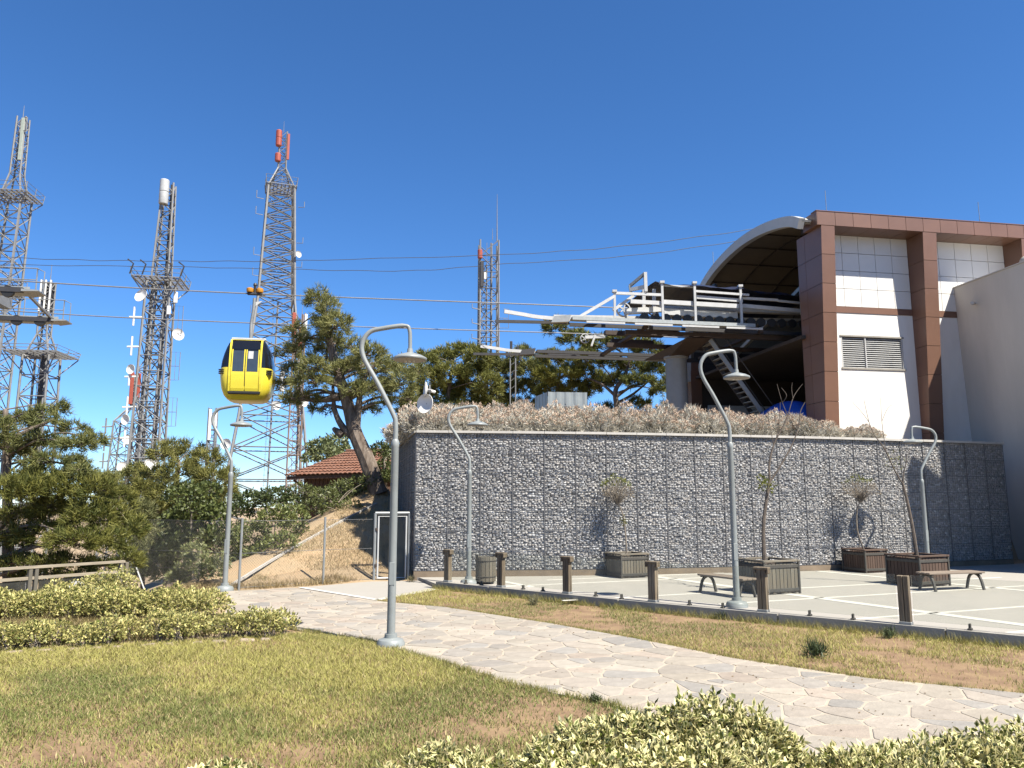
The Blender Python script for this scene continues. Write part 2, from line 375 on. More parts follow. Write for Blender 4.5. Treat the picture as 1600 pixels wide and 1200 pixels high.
for s_ in keep:
    d = np.hypot(keep[:,0]-s_[0], keep[:,1]-s_[1]); nb = keep[(d > 0) & (d < 1.6)]
    c = [(s_[0]-.7,s_[1]-.6),(s_[0]+.7,s_[1]-.6),(s_[0]+.7,s_[1]+.6),(s_[0]-.7,s_[1]+.6)]
    for q in nb:
        n = (q[0]-s_[0], q[1]-s_[1]); l = math.hypot(*n); n = (n[0]/l, n[1]/l)
        c = clip(c, ((q[0]+s_[0])/2-n[0]*.014, (q[1]+s_[1])/2-n[1]*.014), n)
        if len(c) < 3: break
    for i in range(len(PATH)):
        a = PATH[i]; b = PATH[(i+1)%len(PATH)]; ex, ey = b[0]-a[0], b[1]-a[1]; l = math.hypot(ex, ey)
        t = max(0, min(1, ((s_[0]-a[0])*ex+(s_[1]-a[1])*ey)/l/l)); dist = math.hypot(s_[0]-a[0]-ex*t, s_[1]-a[1]-ey*t)
        if dist < .8 and len(c) > 2: c = clip(c, (a[0]-ey/l*.03, a[1]+ex/l*.03), (ey/l, -ex/l))
    if len(c) < 3: continue
    A = .5*abs(sum(c[i][0]*c[(i+1)%len(c)][1]-c[(i+1)%len(c)][0]*c[i][1] for i in range(len(c))))
    if A > .012:
        m = (sum(p[0] for p in c)/len(c), sum(p[1] for p in c)/len(c))
        # nick the corners so that the outlines are broken, not ruled
        c2 = []
        for i, p in enumerate(c):
            a = c[i-1]; b = c[(i+1)%len(c)]; f = random.uniform(.06,.22); g = random.uniform(.06,.22)
            c2 += [(p[0]+(a[0]-p[0])*f, p[1]+(a[1]-p[1])*f), (p[0]+(b[0]-p[0])*g, p[1]+(b[1]-p[1])*g)]
        slabs.append((math.hypot(*m), A, m, c2))
def in_view(m):
    v = Vector((m[0],m[1],-EYE)); dcam = v.y*math.cos(PITCH)+v.z*math.sin(PITCH); u = 800+FPX*v.x/dcam
    yy = 600-FPX*(v.z*math.cos(PITCH)-v.y*math.sin(PITCH))/dcam; return -30 < u < 1630 and yy < 1215
slabs.sort(key=lambda s: (not in_view(s[2]), s[0]/math.sqrt(s[1])))
def slab_geo(c, m, top):
    e = .006; k = len(c); vs = []
    for z, f in ((.002,0),(top-.004,0),(top,e)):
        for p in c:
            dx, dy = m[0]-p[0], m[1]-p[1]; l = math.hypot(dx, dy); vs.append((p[0]+dx/l*f-m[0], p[1]+dy/l*f-m[1], z))
    fs = [(i,(i+1)%k,k+(i+1)%k,k+i) for i in range(k)] + [(k+i,k+(i+1)%k,2*k+(i+1)%k,2*k+i) for i in range(k)] + [tuple(range(2*k,3*k))]
    return vs, fs
SC = [(.385,.345,.29),(.37,.335,.285),(.35,.32,.28),(.405,.36,.295),(.38,.335,.28),(.325,.305,.275),(.41,.37,.31),(.395,.335,.275),(.385,.34,.285)]
def slab_col():
    c = random.choice(SC); k = random.uniform(.84,1.08); return tuple(q*k for q in c)
rest = MB(); rest_c = []
for i, (d_, A, m, c) in enumerate(slabs):
    vs, fs = slab_geo(c, m, random.uniform(.018,.023)); colr = slab_col()
    if i < 296:
        me = bpy.data.meshes.new('paving_stone'); me.from_pydata(vs, [], fs); me.materials.append(M_slab)
        a = me.attributes.new('Col','FLOAT_COLOR','POINT'); a.data.foreach_set('color', np.tile(np.array([*colr,1],np.float32), len(vs)))
        o = link('paving_stone', me, path); o.location = (m[0],m[1],0)
    else:
        rest.add([(p[0]+m[0],p[1]+m[1],p[2]) for p in vs], fs); rest_c += [colr]*len(vs)
if rest.v:
    o = rest.build('paving_stones_beyond', M_slab, path); o['kind'] = 'stuff'
    a = o.data.attributes.new('Col','FLOAT_COLOR','POINT'); a.data.foreach_set('color', np.array([(*c,1) for c in rest_c],np.float32).ravel())

# ------------------------------------------------------------------ gabion retaining wall
gw = thing('gabion_wall', 'long curved grey stone gabion retaining wall below the terrace', 'wall', (-2.92,23.55,0))
ICO = bmesh.new(); bmesh.ops.create_cube(ICO, size=1.5); bmesh.ops.triangulate(ICO, faces=ICO.faces[:]); IV = np.array([v.co[:] for v in ICO.verts]); IF = np.array([[v.index for v in f.verts] for f in ICO.faces]); ICO.free()
BW, BH = 1.0, .588
def basket_mesh(seed):
    r = np.random.default_rng(seed); V = []; T = []; C = []; k = 0; z = .0
    while z < BH-.012:
        h = r.uniform(.046,.068); x = r.uniform(-.03,.02)
        while x < BW-.02:
            w = r.uniform(.06,.135); sc = np.array([w*.70, .09, h*.74])
            p = IV*sc*r.uniform(.72,1.12,(len(IV),3)); a = r.uniform(-.25,.25); b = r.uniform(-.5,.5)
            ca, sa_ = math.cos(a), math.sin(a); p = np.stack([p[:,0]*ca-p[:,2]*sa_, p[:,1], p[:,0]*sa_+p[:,2]*ca],1)
            ca, sa_ = math.cos(b), math.sin(b); p = np.stack([p[:,0]*ca-p[:,1]*sa_, p[:,0]*sa_+p[:,1]*ca, p[:,2]],1)
            p[:,1] = np.maximum(p[:,1], -.058)
            cx = min(max(x+w/2, .04), BW-.04); cz = min(max(z+h/2, .022), BH-.022)
            V.append(p+np.array([cx, .06+r.uniform(-.012,.022), cz])); T.append(IF+k); k += len(IV)
            g = 1.42*r.choice([.22,.25,.28,.30,.33,.37,.46], p=[.14,.20,.24,.21,.13,.06,.02])*r.uniform(.9,1.1); wm = r.uniform(-.01,.02)
            C.append(np.tile([g+wm+.002, g+.002, g+.002-wm], (len(IV),1))); x += w*1.02
        z += h*1.0
    return np_mesh('gabion_basket', np.concatenate(V), np.concatenate(T), M_stone, np.concatenate(C))
BM = [basket_mesh(s) for s in range(9)]
wm_ = MB()
for i in range(1,7): wm_.box((BW/2,-.012,i*BH/7), (BW-.02,.006,.006))
for i in range(1,10): wm_.box((i*BW/10,-.007,BH/2), (.004,.004,BH-.02))
for z in (.005,BH-.005): wm_.box((BW/2,-.010,z), (BW,.010,.009))
for x in (.006,BW-.006): wm_.box((x,-.012,BH/2), (.011,.014,BH))
WM = wm_.mesh('wire_mesh', M_mesh)
def walk(poly, step):
    out = [Vector(poly[0])]; i = 0; pos = Vector(poly[0]); rem = step
    for a, b in zip(poly[:-1], poly[1:]):
        a = Vector(a); b = Vector(b); l = (b-a).length; d = 0
        while d + rem <= l: d += rem; out.append(a+(b-a)*(d/l)); rem = step
        rem -= (l-d)
    return out
ROWS = 7; Z0 = .28
def gabion_run(pts, n_rows=ROWS, vis=None):
    for i, (a, b) in enumerate(zip(pts[:-1], pts[1:])):
        ang = math.atan2(b.y-a.y, b.x-a.x); sx = (b-a).length/BW
        for r in range(n_rows):
            if vis and not vis(i, r): continue
            o = link('gabion_basket', BM[(i*5+r*7+random.randrange(9))%9], gw)
            o.location = (a.x+2.92, a.y-23.55, Z0+r*BH); o.rotation_euler = (0,0,ang); o.scale = (sx*.998,1,1)
            w = link('wire_mesh', WM, o); w.location = (0,-.004,0)
fp = walk(spline([(*p,0) for p in FRONT], 6), .985); fp = [Vector((p.x,p.y)) for p in fp]
if len(fp) > 24: fp = fp[:24]
gabion_run(fp)
SIDE = [Vector((-2.92-.225*(d*.976), 23.55+d*.976)) for d in np.arange(9,-.01,-1.0)]
gabion_run(SIDE, vis=lambda i, r: r >= max(0, 5-i*.7)-1)
END = fp[-1]
core = MB()
inn = [(p.x+.02, p.y+.14) for p in fp]; core_poly = [(p[0]-0,p[1]) for p in inn] + [(inn[-1][0]-.3, inn[-1][1]+1.0)] + [(p[0]-.05,p[1]+.9) for p in reversed(inn[1:-1])] 
core_poly = inn + [(p[0]-.5,p[1]+2.0) for p in reversed(inn)]
core_poly[0] = (inn[0][0]+.12, inn[0][1]); 
core.prism(core_poly, 0, Z0+ROWS*BH-.02)
core.prism([(-2.80,23.7),(-1.0,25.2),(-3.0,33.2),(-4.9,32.6)], 0, Z0+ROWS*BH-.03)
core.build('fill', M_core, gw, (-2.92,23.55,0))
pl = MB(); pl.prism([(p.x,p.y-.03) for p in fp]+[(p.x,p.y+.3) for p in reversed(fp)], 0, Z0-.01); pl.build('footing', mat('stained_footing', (.22,.17,.12), .9, .25, 2), gw, (-2.92,23.55,0))
ZT = Z0+ROWS*BH
cope_pts = [fp[0]+Vector((-.06,-.05))] + fp[1:]
for a, b in zip(fp[:-1], fp[1:]):
    d = (b-a).normalized(); n = Vector((-d.y,d.x)); a2 = a+d*.006; b2 = b-d*.006
    z = random.uniform(0,.006)
    MB().prism([a2-n*.09,b2-n*.09,b2+n*.42,a2+n*.42], ZT+.004, ZT+.075+z).build('coping', M_cope, gw, (-2.92,23.55,0))
for a, b in zip(SIDE[:-1], SIDE[1:]):
    d = (b-a).normalized(); n = Vector((-d.y,d.x)); a2 = a+d*.006; b2 = b-d*.006
    MB().prism([a2-n*.07,b2-n*.07,b2+n*.36,a2+n*.36], ZT+.002, ZT+.07).build('coping', M_conc, gw, (-2.92,23.55,0))

# ------------------------------------------------------------------ kerb wall and glass balustrade
kw = thing('low_wall', 'low concrete kerb wall carrying the wooden posts and glass', 'kerb', (KERB[0][0],KERB[0][1],0))
ks = spline([(*p,0) for p in KERB], 5)
kn = []
for i, p in enumerate(ks):
    d = (ks[min(i+1,len(ks)-1)]-ks[max(i-1,0)]).normalized(); kn.append(Vector((-d.y,d.x,0)))
def kerb_at(x):     # centre line of the kerb top at a given x
    for i in range(len(ks)-1):
        if ks[i].x <= x <= ks[i+1].x:
            f = (x-ks[i].x)/(ks[i+1].x-ks[i].x); return ks[i].lerp(ks[i+1], f)+kn[i]*.13, kn[i]
    return ks[-1]+kn[-1]*.13, kn[-1]
seg = [0,3,8,13,18,25]
for a, b in zip(seg[:-1], seg[1:]):
    m = MB()
    for i in range(a, b):
        p, q = ks[i], ks[i+1]; n0, n1 = kn[i], kn[i+1]
        e = .012 if i == a else 0; g = .012 if i == b-1 else 0; dd = (q-p).normalized(); p = p+dd*e; q = q-dd*g
        m.hexa([p-Vector((0,0,.1)), q-Vector((0,0,.1)), q+n1*.26-Vector((0,0,.1)), p+n0*.26-Vector((0,0,.1)), p+Vector((0,0,.2)), q+Vector((0,0,.2)), q+n1*.26+Vector((0,0,.2)), p+n0*.26+Vector((0,0,.2))])
    m.build('kerb_block', M_conc, kw, kw.location)
gb = thing('glass_balustrade', 'wooden posts with clear glass panes along the kerb of the plaza', 'balustrade', (KERB[0][0],KERB[0][1],.2))
PX = [-1.80,-.36,1.20,2.93,4.80,6.78,8.95]
pc = []
for i, x in enumerate(PX):
    c, n = kerb_at(x); pc.append(c); d = Vector((n.y,-n.x,0)); rz = math.atan2(d.y, d.x); h = .80
    p = bpy.data.objects.new('post', None)
    m = MB(); lean = random.uniform(-.012,.012)
    for s in (-1,1):
        o_ = c + d*(s*.048)
        m.box((o_.x, o_.y, .2+h/2+.03), (.088,.13,h), rz, .008)
    p = m.build('post', M_wood, gb, gb.location)
    if i != 5:
        k = MB().box((c.x,c.y,.2+h+.025), (.30,.15,.05), rz, .008).box((c.x+d.x*.125,c.y+d.y*.125,.2+h-.03), (.045,.14,.08), rz, .006).box((c.x-d.x*.125,c.y-d.y*.125,.2+h-.03), (.045,.14,.08), rz, .006)
        k.build('post_cap', M_wood, p, gb.location)
    MB().box((c.x,c.y,.2+.025), (.20,.16,.05), rz, .006).build('shoe', M_galv, p, gb.location)
for a, b in zip(pc[:-1], pc[1:]):
    d = (b-a).normalized(); a2 = a+d*.13; b2 = b-d*.13; mid = (a2+b2)/2
    MB().beam((a2.x,a2.y,.66), (b2.x,b2.y,.66), .012, .76).build('glass_pane', M_glass, gb, gb.location)
    for f in (.33,.67):
        q = a2.lerp(b2, f)
        MB().box((q.x,q.y,.25), (.035,.07,.11), math.atan2(d.y,d.x), .006).box((q.x,q.y,.215), (.07,.10,.03), math.atan2(d.y,d.x), .006).build('glass_clamp', M_iron, gb, gb.location)

# ------------------------------------------------------------------ street lamps
def lamp(label, x, y, H, mirror=1, rz=0.0, z=0.0):
    t = thing('street_lamp', label, 'street lamp', (x,y,z), rz, 'curved grey street lamps'); k = H/5.3; s = mirror
    MB().lathe((0,0,0), [(.23,0),(.23,.06),(.20,.11),(.105,.14),(.10,.2)], 18).build('base', M_lamp, t, None, True)
    pole = MB().lathe((0,0,.16), [(.068,0),(.062,3.25*k-.2),(.066,3.25*k-.19),(.066,3.25*k-.10),(.044,3.25*k-.06)], 14).build('pole', M_lamp, t, None, True)
    MB().box((0,-.064,1.15), (.09,.012,.36), 0, .004).build('service_door', M_lamp, pole)
    arm = spline([(0,0,3.2*k),(0,0,3.6*k),(-.05*s,0,3.78*k),(-.32*s,0,4.3*k),(-.56*s,0,4.72*k),(-.60*s,0,4.98*k),(-.48*s,0,5.18*k),(-.25*s,0,5.25*k),(.12*s,0,5.30*k),(.20*s,0,5.22*k),(.215*s,0,5.0*k),(.215*s,0,4.84*k)], 6)
    MB().tube(arm, [.041]*48+[.033]*(len(arm)-48), 12).build('arm', M_lamp, t, None, True)
    hd = MB().lathe((.215*s,0,4.70*k), [(.285,.0),(.292,.02),(.285,.04),(.20,.085),(.10,.115),(.055,.13),(.045,.2)], 28).build('lamp_shade', M_lamp, t, None, True)
    MB().lathe((.215*s,0,4.70*k), [(.05,-.02),(.2,-.014),(.272,-.003)], 28).build('underside', M_lampu, hd, None, True)
    for q in (-.07,0,.07): MB().box((.215*s+q,0,4.70*k-.022), (.035,.10,.012)).build('led', M_lens, hd)
    return t
lamp('tallest curved grey street lamp, standing on the edge of the paved path', -1.96, 12.98, 5.30, 1, .05)
lamp('curved grey street lamp at the left, between the hedge and the chain link fence', -7.55, 20.9, 4.90, 1, -.1)
lamp('curved grey street lamp beside the slatted litter bin before the gabion wall', -1.18, 21.65, 4.88, 1, .0, .1)
lamp('curved grey street lamp standing by the bench on the plaza', 4.78, 16.95, 5.55, 1, .1, .1)
lamp('curved grey street lamp whose arm turns left, at the right end of the gabion wall', 13.15, 25.0, 4.62, -1, .1, .1)

# ------------------------------------------------------------------ planters, benches, bin
RG = math.atan2(.38,.925)
def planter(label, x, y, s, h, m1):
    t = thing('planter', label, 'planter', (x,y,.1), RG, 'wooden planters'); nb = 9; w = s/nb
    me = MB().box((0,0,0), (w-.012,.028,h-.05), 0, .004).mesh('plank', m1)
    for f in range(4):
        a = f*math.pi/2; ca, sa_ = math.cos(a), math.sin(a)
        for i in range(nb):
            q = -s/2+w*(i+.5); o = link('plank', me, t); o.location = (q*ca+s/2*sa_, q*sa_-s/2*ca, h/2+random.uniform(-.008,.008)); o.rotation_euler = (0,random.uniform(-.012,.012),a)
        for z in (.10, h-.10):
            b = MB().box((0,0,0), (s+.05,.02,.075), 0, .004).build('band', M_iron, t); b.location = (s/2*sa_+.024*sa_, -s/2*ca-.024*ca, z); b.rotation_euler = (0,0,a)
        r = MB().box((0,0,0), (s+.12,.09,.05), 0, .008).build('rim', m1, t); r.location = ((s/2+.005)*sa_, -(s/2+.005)*ca, h+.025+.002*(f%2)); r.rotation_euler = (0,0,a)
        c = MB().box(((s/2+.02)*(ca+sa_), (s/2+.02)*(sa_-ca), h/2), (.05,.05,h), a, .006).build('corner_strap', M_iron, t)
    MB().box((0,0,h/2-.03), (s-.05,s-.05,h-.1)).build('soil', M_soil, t)
    return t
P1 = planter('wooden planter with a half dry topiary tree, beside a balustrade post', 3.45, 23.75, .88, .66, M_woodg)
P2 = planter('large wooden planter with a forked bare sapling, behind the nearer bench', 6.35, 19.75, 1.02, .76, M_woodg)
P3 = planter('reddish wooden planter with a small round tree close to the gabion wall', 11.35, 25.45, .88, .68, M_woodr)
P4 = planter('large reddish wooden planter with a thin leaning bare tree, behind the right bench', 11.0, 21.5, 1.02, .76, M_woodr)
def bench(label, x, y, rz, L_=1.55):
    t = thing('bench', label, 'bench', (x,y,.1), rz, 'backless benches')
    for i in range(3):
        MB().box((0,-.155+i*.155,.43), (L_,.145,.045), 0, .008).build('seat_slat', mat('bench_wood', (.24,.19,.145), .75, .2, 6, .3, 30, stretch=(.2,4,4), rand=.1), t)
    for s in (-1,1):
        pts = [(s*(L_/2-.12), -.26,.0),(s*(L_/2-.12),-.20,.22),(s*(L_/2-.12),-.13,.34),(s*(L_/2-.12),0,.39),(s*(L_/2-.12),.13,.34),(s*(L_/2-.12),.20,.22),(s*(L_/2-.12),.26,0)]
        sp = spline(pts, 4); m = MB()
        for a, b in zip(sp[:-1], sp[1:]): m.beam(a, b, .05, .055, (1,0,0))
        m.box((s*(L_/2-.12),0,.392), (.055,.42,.03))
        m.build('leg_frame', M_iron, t)
    return t
bench('backless wooden bench on arched iron legs behind a street lamp', 5.16, 19.1, math.atan2(-.88,.475))
bench('backless wooden bench on arched iron legs in front of the right planter', 11.2, 20.25, math.radians(16), 1.75)
bn = thing('litter_bin', 'grey slatted wooden litter bin between two balustrade posts', 'bin', (-.72,21.75,.1), .2)
for i in range(16):
    a = 2*math.pi*i/16
    MB().box((0,0,0), (.095,.022,.66), 0, .004).build('slat', M_woodg, bn); o = bn.children[-1]
MB().lathe((0,0,.03), [(.24,0),(.235,.6),(.22,.6),(.2,.05)], 18).build('liner', M_iron, bn, None, True)
k = 0
for o in bn.children:
    if o.name.startswith('slat'):
        a = 2*math.pi*k/16; k += 1; o.location = (.265*math.cos(a), .265*math.sin(a), .40+(.06 if k%8 in (1,2) else 0)); o.rotation_euler = (0,0,a+math.pi/2)
for z in (.2,.62): MB().tube([(.284*math.cos(q*.3142),.284*math.sin(q*.3142),z) for q in range(21)], .012, 6).build('hoop', M_iron, bn)

# ------------------------------------------------------------------ station building
BO = Wt(4.12,-7,4.3)
sb = thing('station_building', 'white station hall with brown clad columns, brown fascia and a vaulted roof', 'building', BO)
def part(mb, name, m, parent=None, smooth=False): return mb.build(name, m, parent or sb, BO, smooth)
NW = -5.9                                  # plane of the facade
ZB, ZS, ZF = 4.0, 14.1, 14.72              # foot, soffit, fascia top
lv = (5.42, 8.42, 8.09, 9.5)               # louvre opening t0,t1,z0,z1
T0, T1 = 4.6, 24.0
ZM0, ZM1 = 10.55, 10.83                    # brown string course
w = MB()
w.tbox(T0, lv[0], NW, NW+.35, ZB, ZM0); w.tbox(lv[1], T1, NW, NW+.35, ZB, ZM0)
w.tbox(lv[0], lv[1], NW, NW+.35, ZB, lv[2]); w.tbox(lv[0], lv[1], NW, NW+.35, lv[3], ZM0)
part(w, 'wall', M_wall)
part(MB().tbox(T0, T1, NW+.05, NW+.35, ZM0, ZS+.5), 'upper_wall', M_bjoint)
def panels(t0, t1, z0, z1, nt_, nz_, n0, n1, m, parent, first=0):
    w_ = (t1-t0)/nt_; h_ = (z1-z0)/nz_
    for i in range(nt_):
        for j in range(nz_):
            part(MB().tbox(t0+w_*i+.011, t0+w_*(i+1)-.011, n0, n1, z0+h_*j+.011, z0+h_*(j+1)-.011), 'cladding_panel', m, parent)
sc_ = part(MB().tbox(4.76, 9.0, NW-.03, NW+.05, ZM0, ZM1), 'string_course', M_brown); part(MB().tbox(9.7, 14.0, NW-.03, NW+.05, ZM0, ZM1), 'string_course', M_brown)
uw = [o for o in sb.children if o.name.startswith('upper_wall')][0]
panels(4.9, 9.0, ZM1, ZS, 5, 4, NW-.02, NW+.05, M_wpan, uw)
panels(9.7, 14.0, ZM1, ZS, 5, 4, NW-.02, NW+.05, M_wpan, uw)
# louvre
lo = part(MB().tbox(lv[0], lv[1], NW+.20, NW+.24, lv[2], lv[3]), 'louvre', M_bjoint)
for i in range(15):
    z = lv[2]+.07+i*(lv[3]-lv[2]-.12)/14
    m = MB(); m.hexa([Wt(lv[0]+.05,NW+.03,z-.055),Wt(lv[1]-.05,NW+.03,z-.055),Wt(lv[1]-.05,NW+.12,z+.01),Wt(lv[0]+.05,NW+.12,z+.01),Wt(lv[0]+.05,NW+.03,z-.038),Wt(lv[1]-.05,NW+.03,z-.038),Wt(lv[1]-.05,NW+.12,z+.023),Wt(lv[0]+.05,NW+.12,z+.023)])
    part(m, 'slat', M_white, lo)
for a in ((lv[0],lv[1],lv[2]-.06,lv[2]+.02),(lv[0],lv[1],lv[3]-.02,lv[3]+.05)): part(MB().tbox(a[0]-.05, a[1]+.05, NW-.04, NW+.13, a[2], a[3]), 'louvre_frame', M_conc, lo)
for t in (lv[0],(lv[0]*.62+lv[1]*.38),lv[1]-.05): part(MB().tbox(t, t+.05, NW-.006, NW+.10, lv[2]+.02, lv[3]-.02), 'louvre_frame', M_white, lo)
# fascia and soffit: boxes of brown panels
fa = part(MB().tbox(4.0, T1, -6.97, NW+.3, ZS+.012, ZF-.012), 'fascia', M_bjoint)
k = int((T1-3.95)/.85)
for i in range(k):
    t = 3.95+.85*i; part(MB().tbox(t+.009, t+.85-.009, -7.0, -6.97, ZS+.004, ZF), 'cladding_panel', M_brown, fa)
    part(MB().tbox(t+.009, t+.85-.009, -6.96, NW-.03, ZS-.006, ZS+.012), 'soffit_panel', M_brown, fa)
part(MB().tbox(3.93, 3.96, -6.995, NW, ZS, ZF), 'cladding_panel', M_brown, fa)
part(MB().tbox(3.9, T1, -7.02, -6.6, ZF+.002, ZF+.03), 'flashing', M_brown, fa)
def column(t0, t1, nb, nback, ntop, seg, lside=1):
    """fin that is deep under the soffit and shallow at its foot, clad panel by panel"""
    z0, z1 = ZB, ZS-.008
    def nf(z): return nb+(ntop-nb)*(z-z0)/(z1-z0)
    c = MB().hexa([Wt(t0+.02,nf(z0)+.02,z0),Wt(t1-.02,nf(z0)+.02,z0),Wt(t1-.02,nback,z0),Wt(t0+.02,nback,z0),Wt(t0+.02,nf(z1)+.02,z1),Wt(t1-.02,nf(z1)+.02,z1),Wt(t1-.02,nback,z1),Wt(t0+.02,nback,z1)])
    co = part(c, 'column', M_bjoint)
    zs = [z0+(z1-z0)*i/seg for i in range(seg+1)]
    for a, b in zip(zs[:-1], zs[1:]):
        a += .010; b -= .010
        part(MB().hexa([Wt(t0,nf(a),a),Wt(t1,nf(a),a),Wt(t1,nf(a)+.02,a),Wt(t0,nf(a)+.02,a),Wt(t0,nf(b),b),Wt(t1,nf(b),b),Wt(t1,nf(b)+.02,b),Wt(t0,nf(b)+.02,b)]), 'cladding_panel', M_brown, co)
        nm = nback-.62 if lside == 2 else None
        for (tt, e) in ((t0, .018),(t1-.018, .018)):
            spans = [(None, nm-.008),(nm+.008, nback)] if (nm and tt == t0) else [(None, nback)]
            for s0, s1 in spans:
                fa_ = nf(a)+.026 if s0 is None else s0; fb_ = nf(b)+.026 if s0 is None else s0
                if s1-fa_ < .05: continue
                part(MB().hexa([Wt(tt,fa_,a),Wt(tt+e,fa_,a),Wt(tt+e,s1,a),Wt(tt,s1,a),Wt(tt,fb_,b),Wt(tt+e,fb_,b),Wt(tt+e,s1,b),Wt(tt,s1,b)]), 'cladding_panel', M_brown, co)
    return co
column(4.12, 4.75, -6.32, -5.0, -6.99, 8, 2)
column(9.01, 9.68, -6.35, NW+.04, -6.99, 8)
column(14.0, 14.67, -6.35, NW+.04, -6.99, 8)
# vaulted roof, open to the left where the cabins enter
ARC = [(-6.6,14.45),(-5.9,14.8),(-4.83,15.1),(-3.6,15.32),(-2.43,15.44),(-1,15.47),(.37,15.36),(1.7,15.15),(2.79,14.87),(3.95,14.40),(4.9,13.8),(5.7,13.0),(6.25,12.0),(6.55,10.8),(6.65,9.3)]
arc = [(p.x,p.y) for p in spline([(a,b,0) for a,b in ARC], 3)]
def vault(t0, t1, th, name, m, up=0.0, parent=None):
    mb = MB()
    nrm = []
    for i, (n, z) in enumerate(arc):
        a = arc[max(i-1,0)]; b = arc[min(i+1,len(arc)-1)]; dx, dz = b[0]-a[0], b[1]-a[1]; l = math.hypot(dx, dz); nrm.append((dz/l, -dx/l))
    for i in range(len(arc)-1):
        q = []
        for t in (t0, t1):
            for j in (i, i+1):
                n, z = arc[j]; q.append((t,n-nrm[j][0]*up,z-nrm[j][1]*up)); 
        inn_ = []
        for t in (t0, t1):
            for j in (i, i+1):
                n, z = arc[j]; inn_.append((t, n+nrm[j][0]*th, z+nrm[j][1]*th))
        mb.hexa([Wt(*inn_[0]),Wt(*inn_[1]),Wt(*inn_[3]),Wt(*inn_[2]),Wt(*q[0]),Wt(*q[1]),Wt(*q[3]),Wt(*q[2])])
    return part(mb, name, m, parent, False)
vr = vault(3.5, 24, .10, 'roof', M_vaultw)
vault(3.34, 3.62, .42, 'roof_rim', M_vaultw, .05, vr)
vault(3.66, 23.9, .20, 'vault_lining', M_vault, -.12, vr)
for t in (5.6,7.7,9.8,12): 
    m = MB()
    for a, b in zip(arc[:-1], arc[1:]): m.beam(Wt(t,a[0],a[1]-.30), Wt(t,b[0],b[1]-.28), .05, .05)
    part(m, 'vault_rib', M_innerd, vr)
for n in (-4.6,-2.6,-.6,1.4,3.2):
    z = np.interp(n, [a[0] for a in ARC], [a[1] for a in ARC])-.23; part(MB().tbox(3.7, 20, n-.03, n+.03, z-.03, z+.02), 'vault_batten', M_innerd, vr)
part(MB().beam(Wt(6.5,6.2,11.0), Wt(6.0,-5.2,13.6), .2, .2), 'tie_beam', M_vaultw)
part(MB().tbox(3.9, T1, -6.6, -5.6, ZS+.3, ZS+.34), 'flat_roof', M_conc)
# the hall inside
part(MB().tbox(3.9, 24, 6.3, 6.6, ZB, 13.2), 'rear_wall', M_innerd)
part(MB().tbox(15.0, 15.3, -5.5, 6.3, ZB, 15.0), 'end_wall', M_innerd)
part(MB().tbox(4.6, 14.9, 6.05, 6.28, ZB, 7.9), 'lower_wall', M_inner)
part(MB().tbox(5.3, 7.3, 6.0, 6.04, ZB, 7.0), 'shutter_door', mat('olive_shutter', (.14,.125,.08), .7, .1, 4))
part(MB().tbox(9.2, 9.75, 5.4, 6.04, ZB, 7.9), 'pier', M_inner); part(MB().tbox(14.6, 14.98, -5.4, 6.0, ZB, 7.4), 'lower_end_wall', M_inner)
part(MB().tbox(2.0, 24, -5.6, 6.9, 3.9, 4.42), 'floor_slab', M_conc)
part(MB().tbox(3.6, 4.25, 6.2, 6.95, ZB, 10.6), 'far_column', M_brown)
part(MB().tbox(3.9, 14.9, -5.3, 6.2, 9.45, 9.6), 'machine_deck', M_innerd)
fl = MB().tbox(3.15, 3.3, 1.6, 1.95, 13.45, 13.9); part(fl, 'floodlight', M_dark)
for t, n in ((3.6,2.6),(4.6,-6.7),(12.2,-6.7)):
    zb = 14.7 if n < 0 else 14.9
    part(MB().tube([Wt(t,n,zb),Wt(t,n,zb+1.1)], .014, 5), 'lightning_rod', M_galv)

# white wing at the right, its plane leaning a little
wg = thing('white_wing', 'plain white rendered side wing in shade at the right edge', 'building', (20.2,34,0))
def wing_x(y): return 20.05+.171*(34.4-y)
def wing(y0, y1, zt, name, lean=.0):
    x0, x1 = wing_x(y0), wing_x(y1)
    m = MB().hexa([(x1+lean,y1,-.2),(34,y1,-.2),(34,y0,-.2),(x0+lean,y0,-.2),(x1,y1,zt),(34,y1,zt),(34,y0,zt),(x0,y0,zt)])
    return m.build(name, M_wingw, wg, wg.location)
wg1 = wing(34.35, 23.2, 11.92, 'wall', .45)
MB().hexa([(18.27,22.75,-.2),(20.29,22.75,-.2),(20.29,23.15,-.2),(18.27,23.15,-.2),(18.27,22.75,11.92),(20.29,22.75,11.92),(20.29,23.15,11.92),(18.27,23.15,11.92)]).build('shadow_wall_low', M_wingw, wg, wg.location)  # thin unseen wall, added to cast the lower shadow step on the gabions
MB().hexa([(20.3,22.75,-.2),(34,22.75,-.2),(34,23.15,-.2),(20.3,23.15,-.2),(20.3,22.75,15.5),(34,22.75,15.5),(34,23.15,15.5),(20.3,23.15,15.5)]).build('shadow_wall_tall', M_wingw, wg, wg.location)  # taller unseen wall, added so the gabions' right end lies in shadow
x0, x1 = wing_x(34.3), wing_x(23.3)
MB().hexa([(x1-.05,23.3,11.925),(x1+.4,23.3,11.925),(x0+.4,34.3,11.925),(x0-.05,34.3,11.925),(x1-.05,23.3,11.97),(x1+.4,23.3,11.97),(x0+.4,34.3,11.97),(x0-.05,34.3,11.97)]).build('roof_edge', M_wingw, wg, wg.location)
cd = D(1569,414,30.5); 
dl = thing('dome_light', 'small round dome light on the roof edge of the white wing', 'lamp', (21.1,30.5,11.97))
MB().lathe((0,0,0), [(.3,0),(.3,.08),(.28,.16),(.2,.26),(.08,.32)], 16).build('dome', mat('frosted_dome', (.55,.52,.45), .35), dl, None, True)
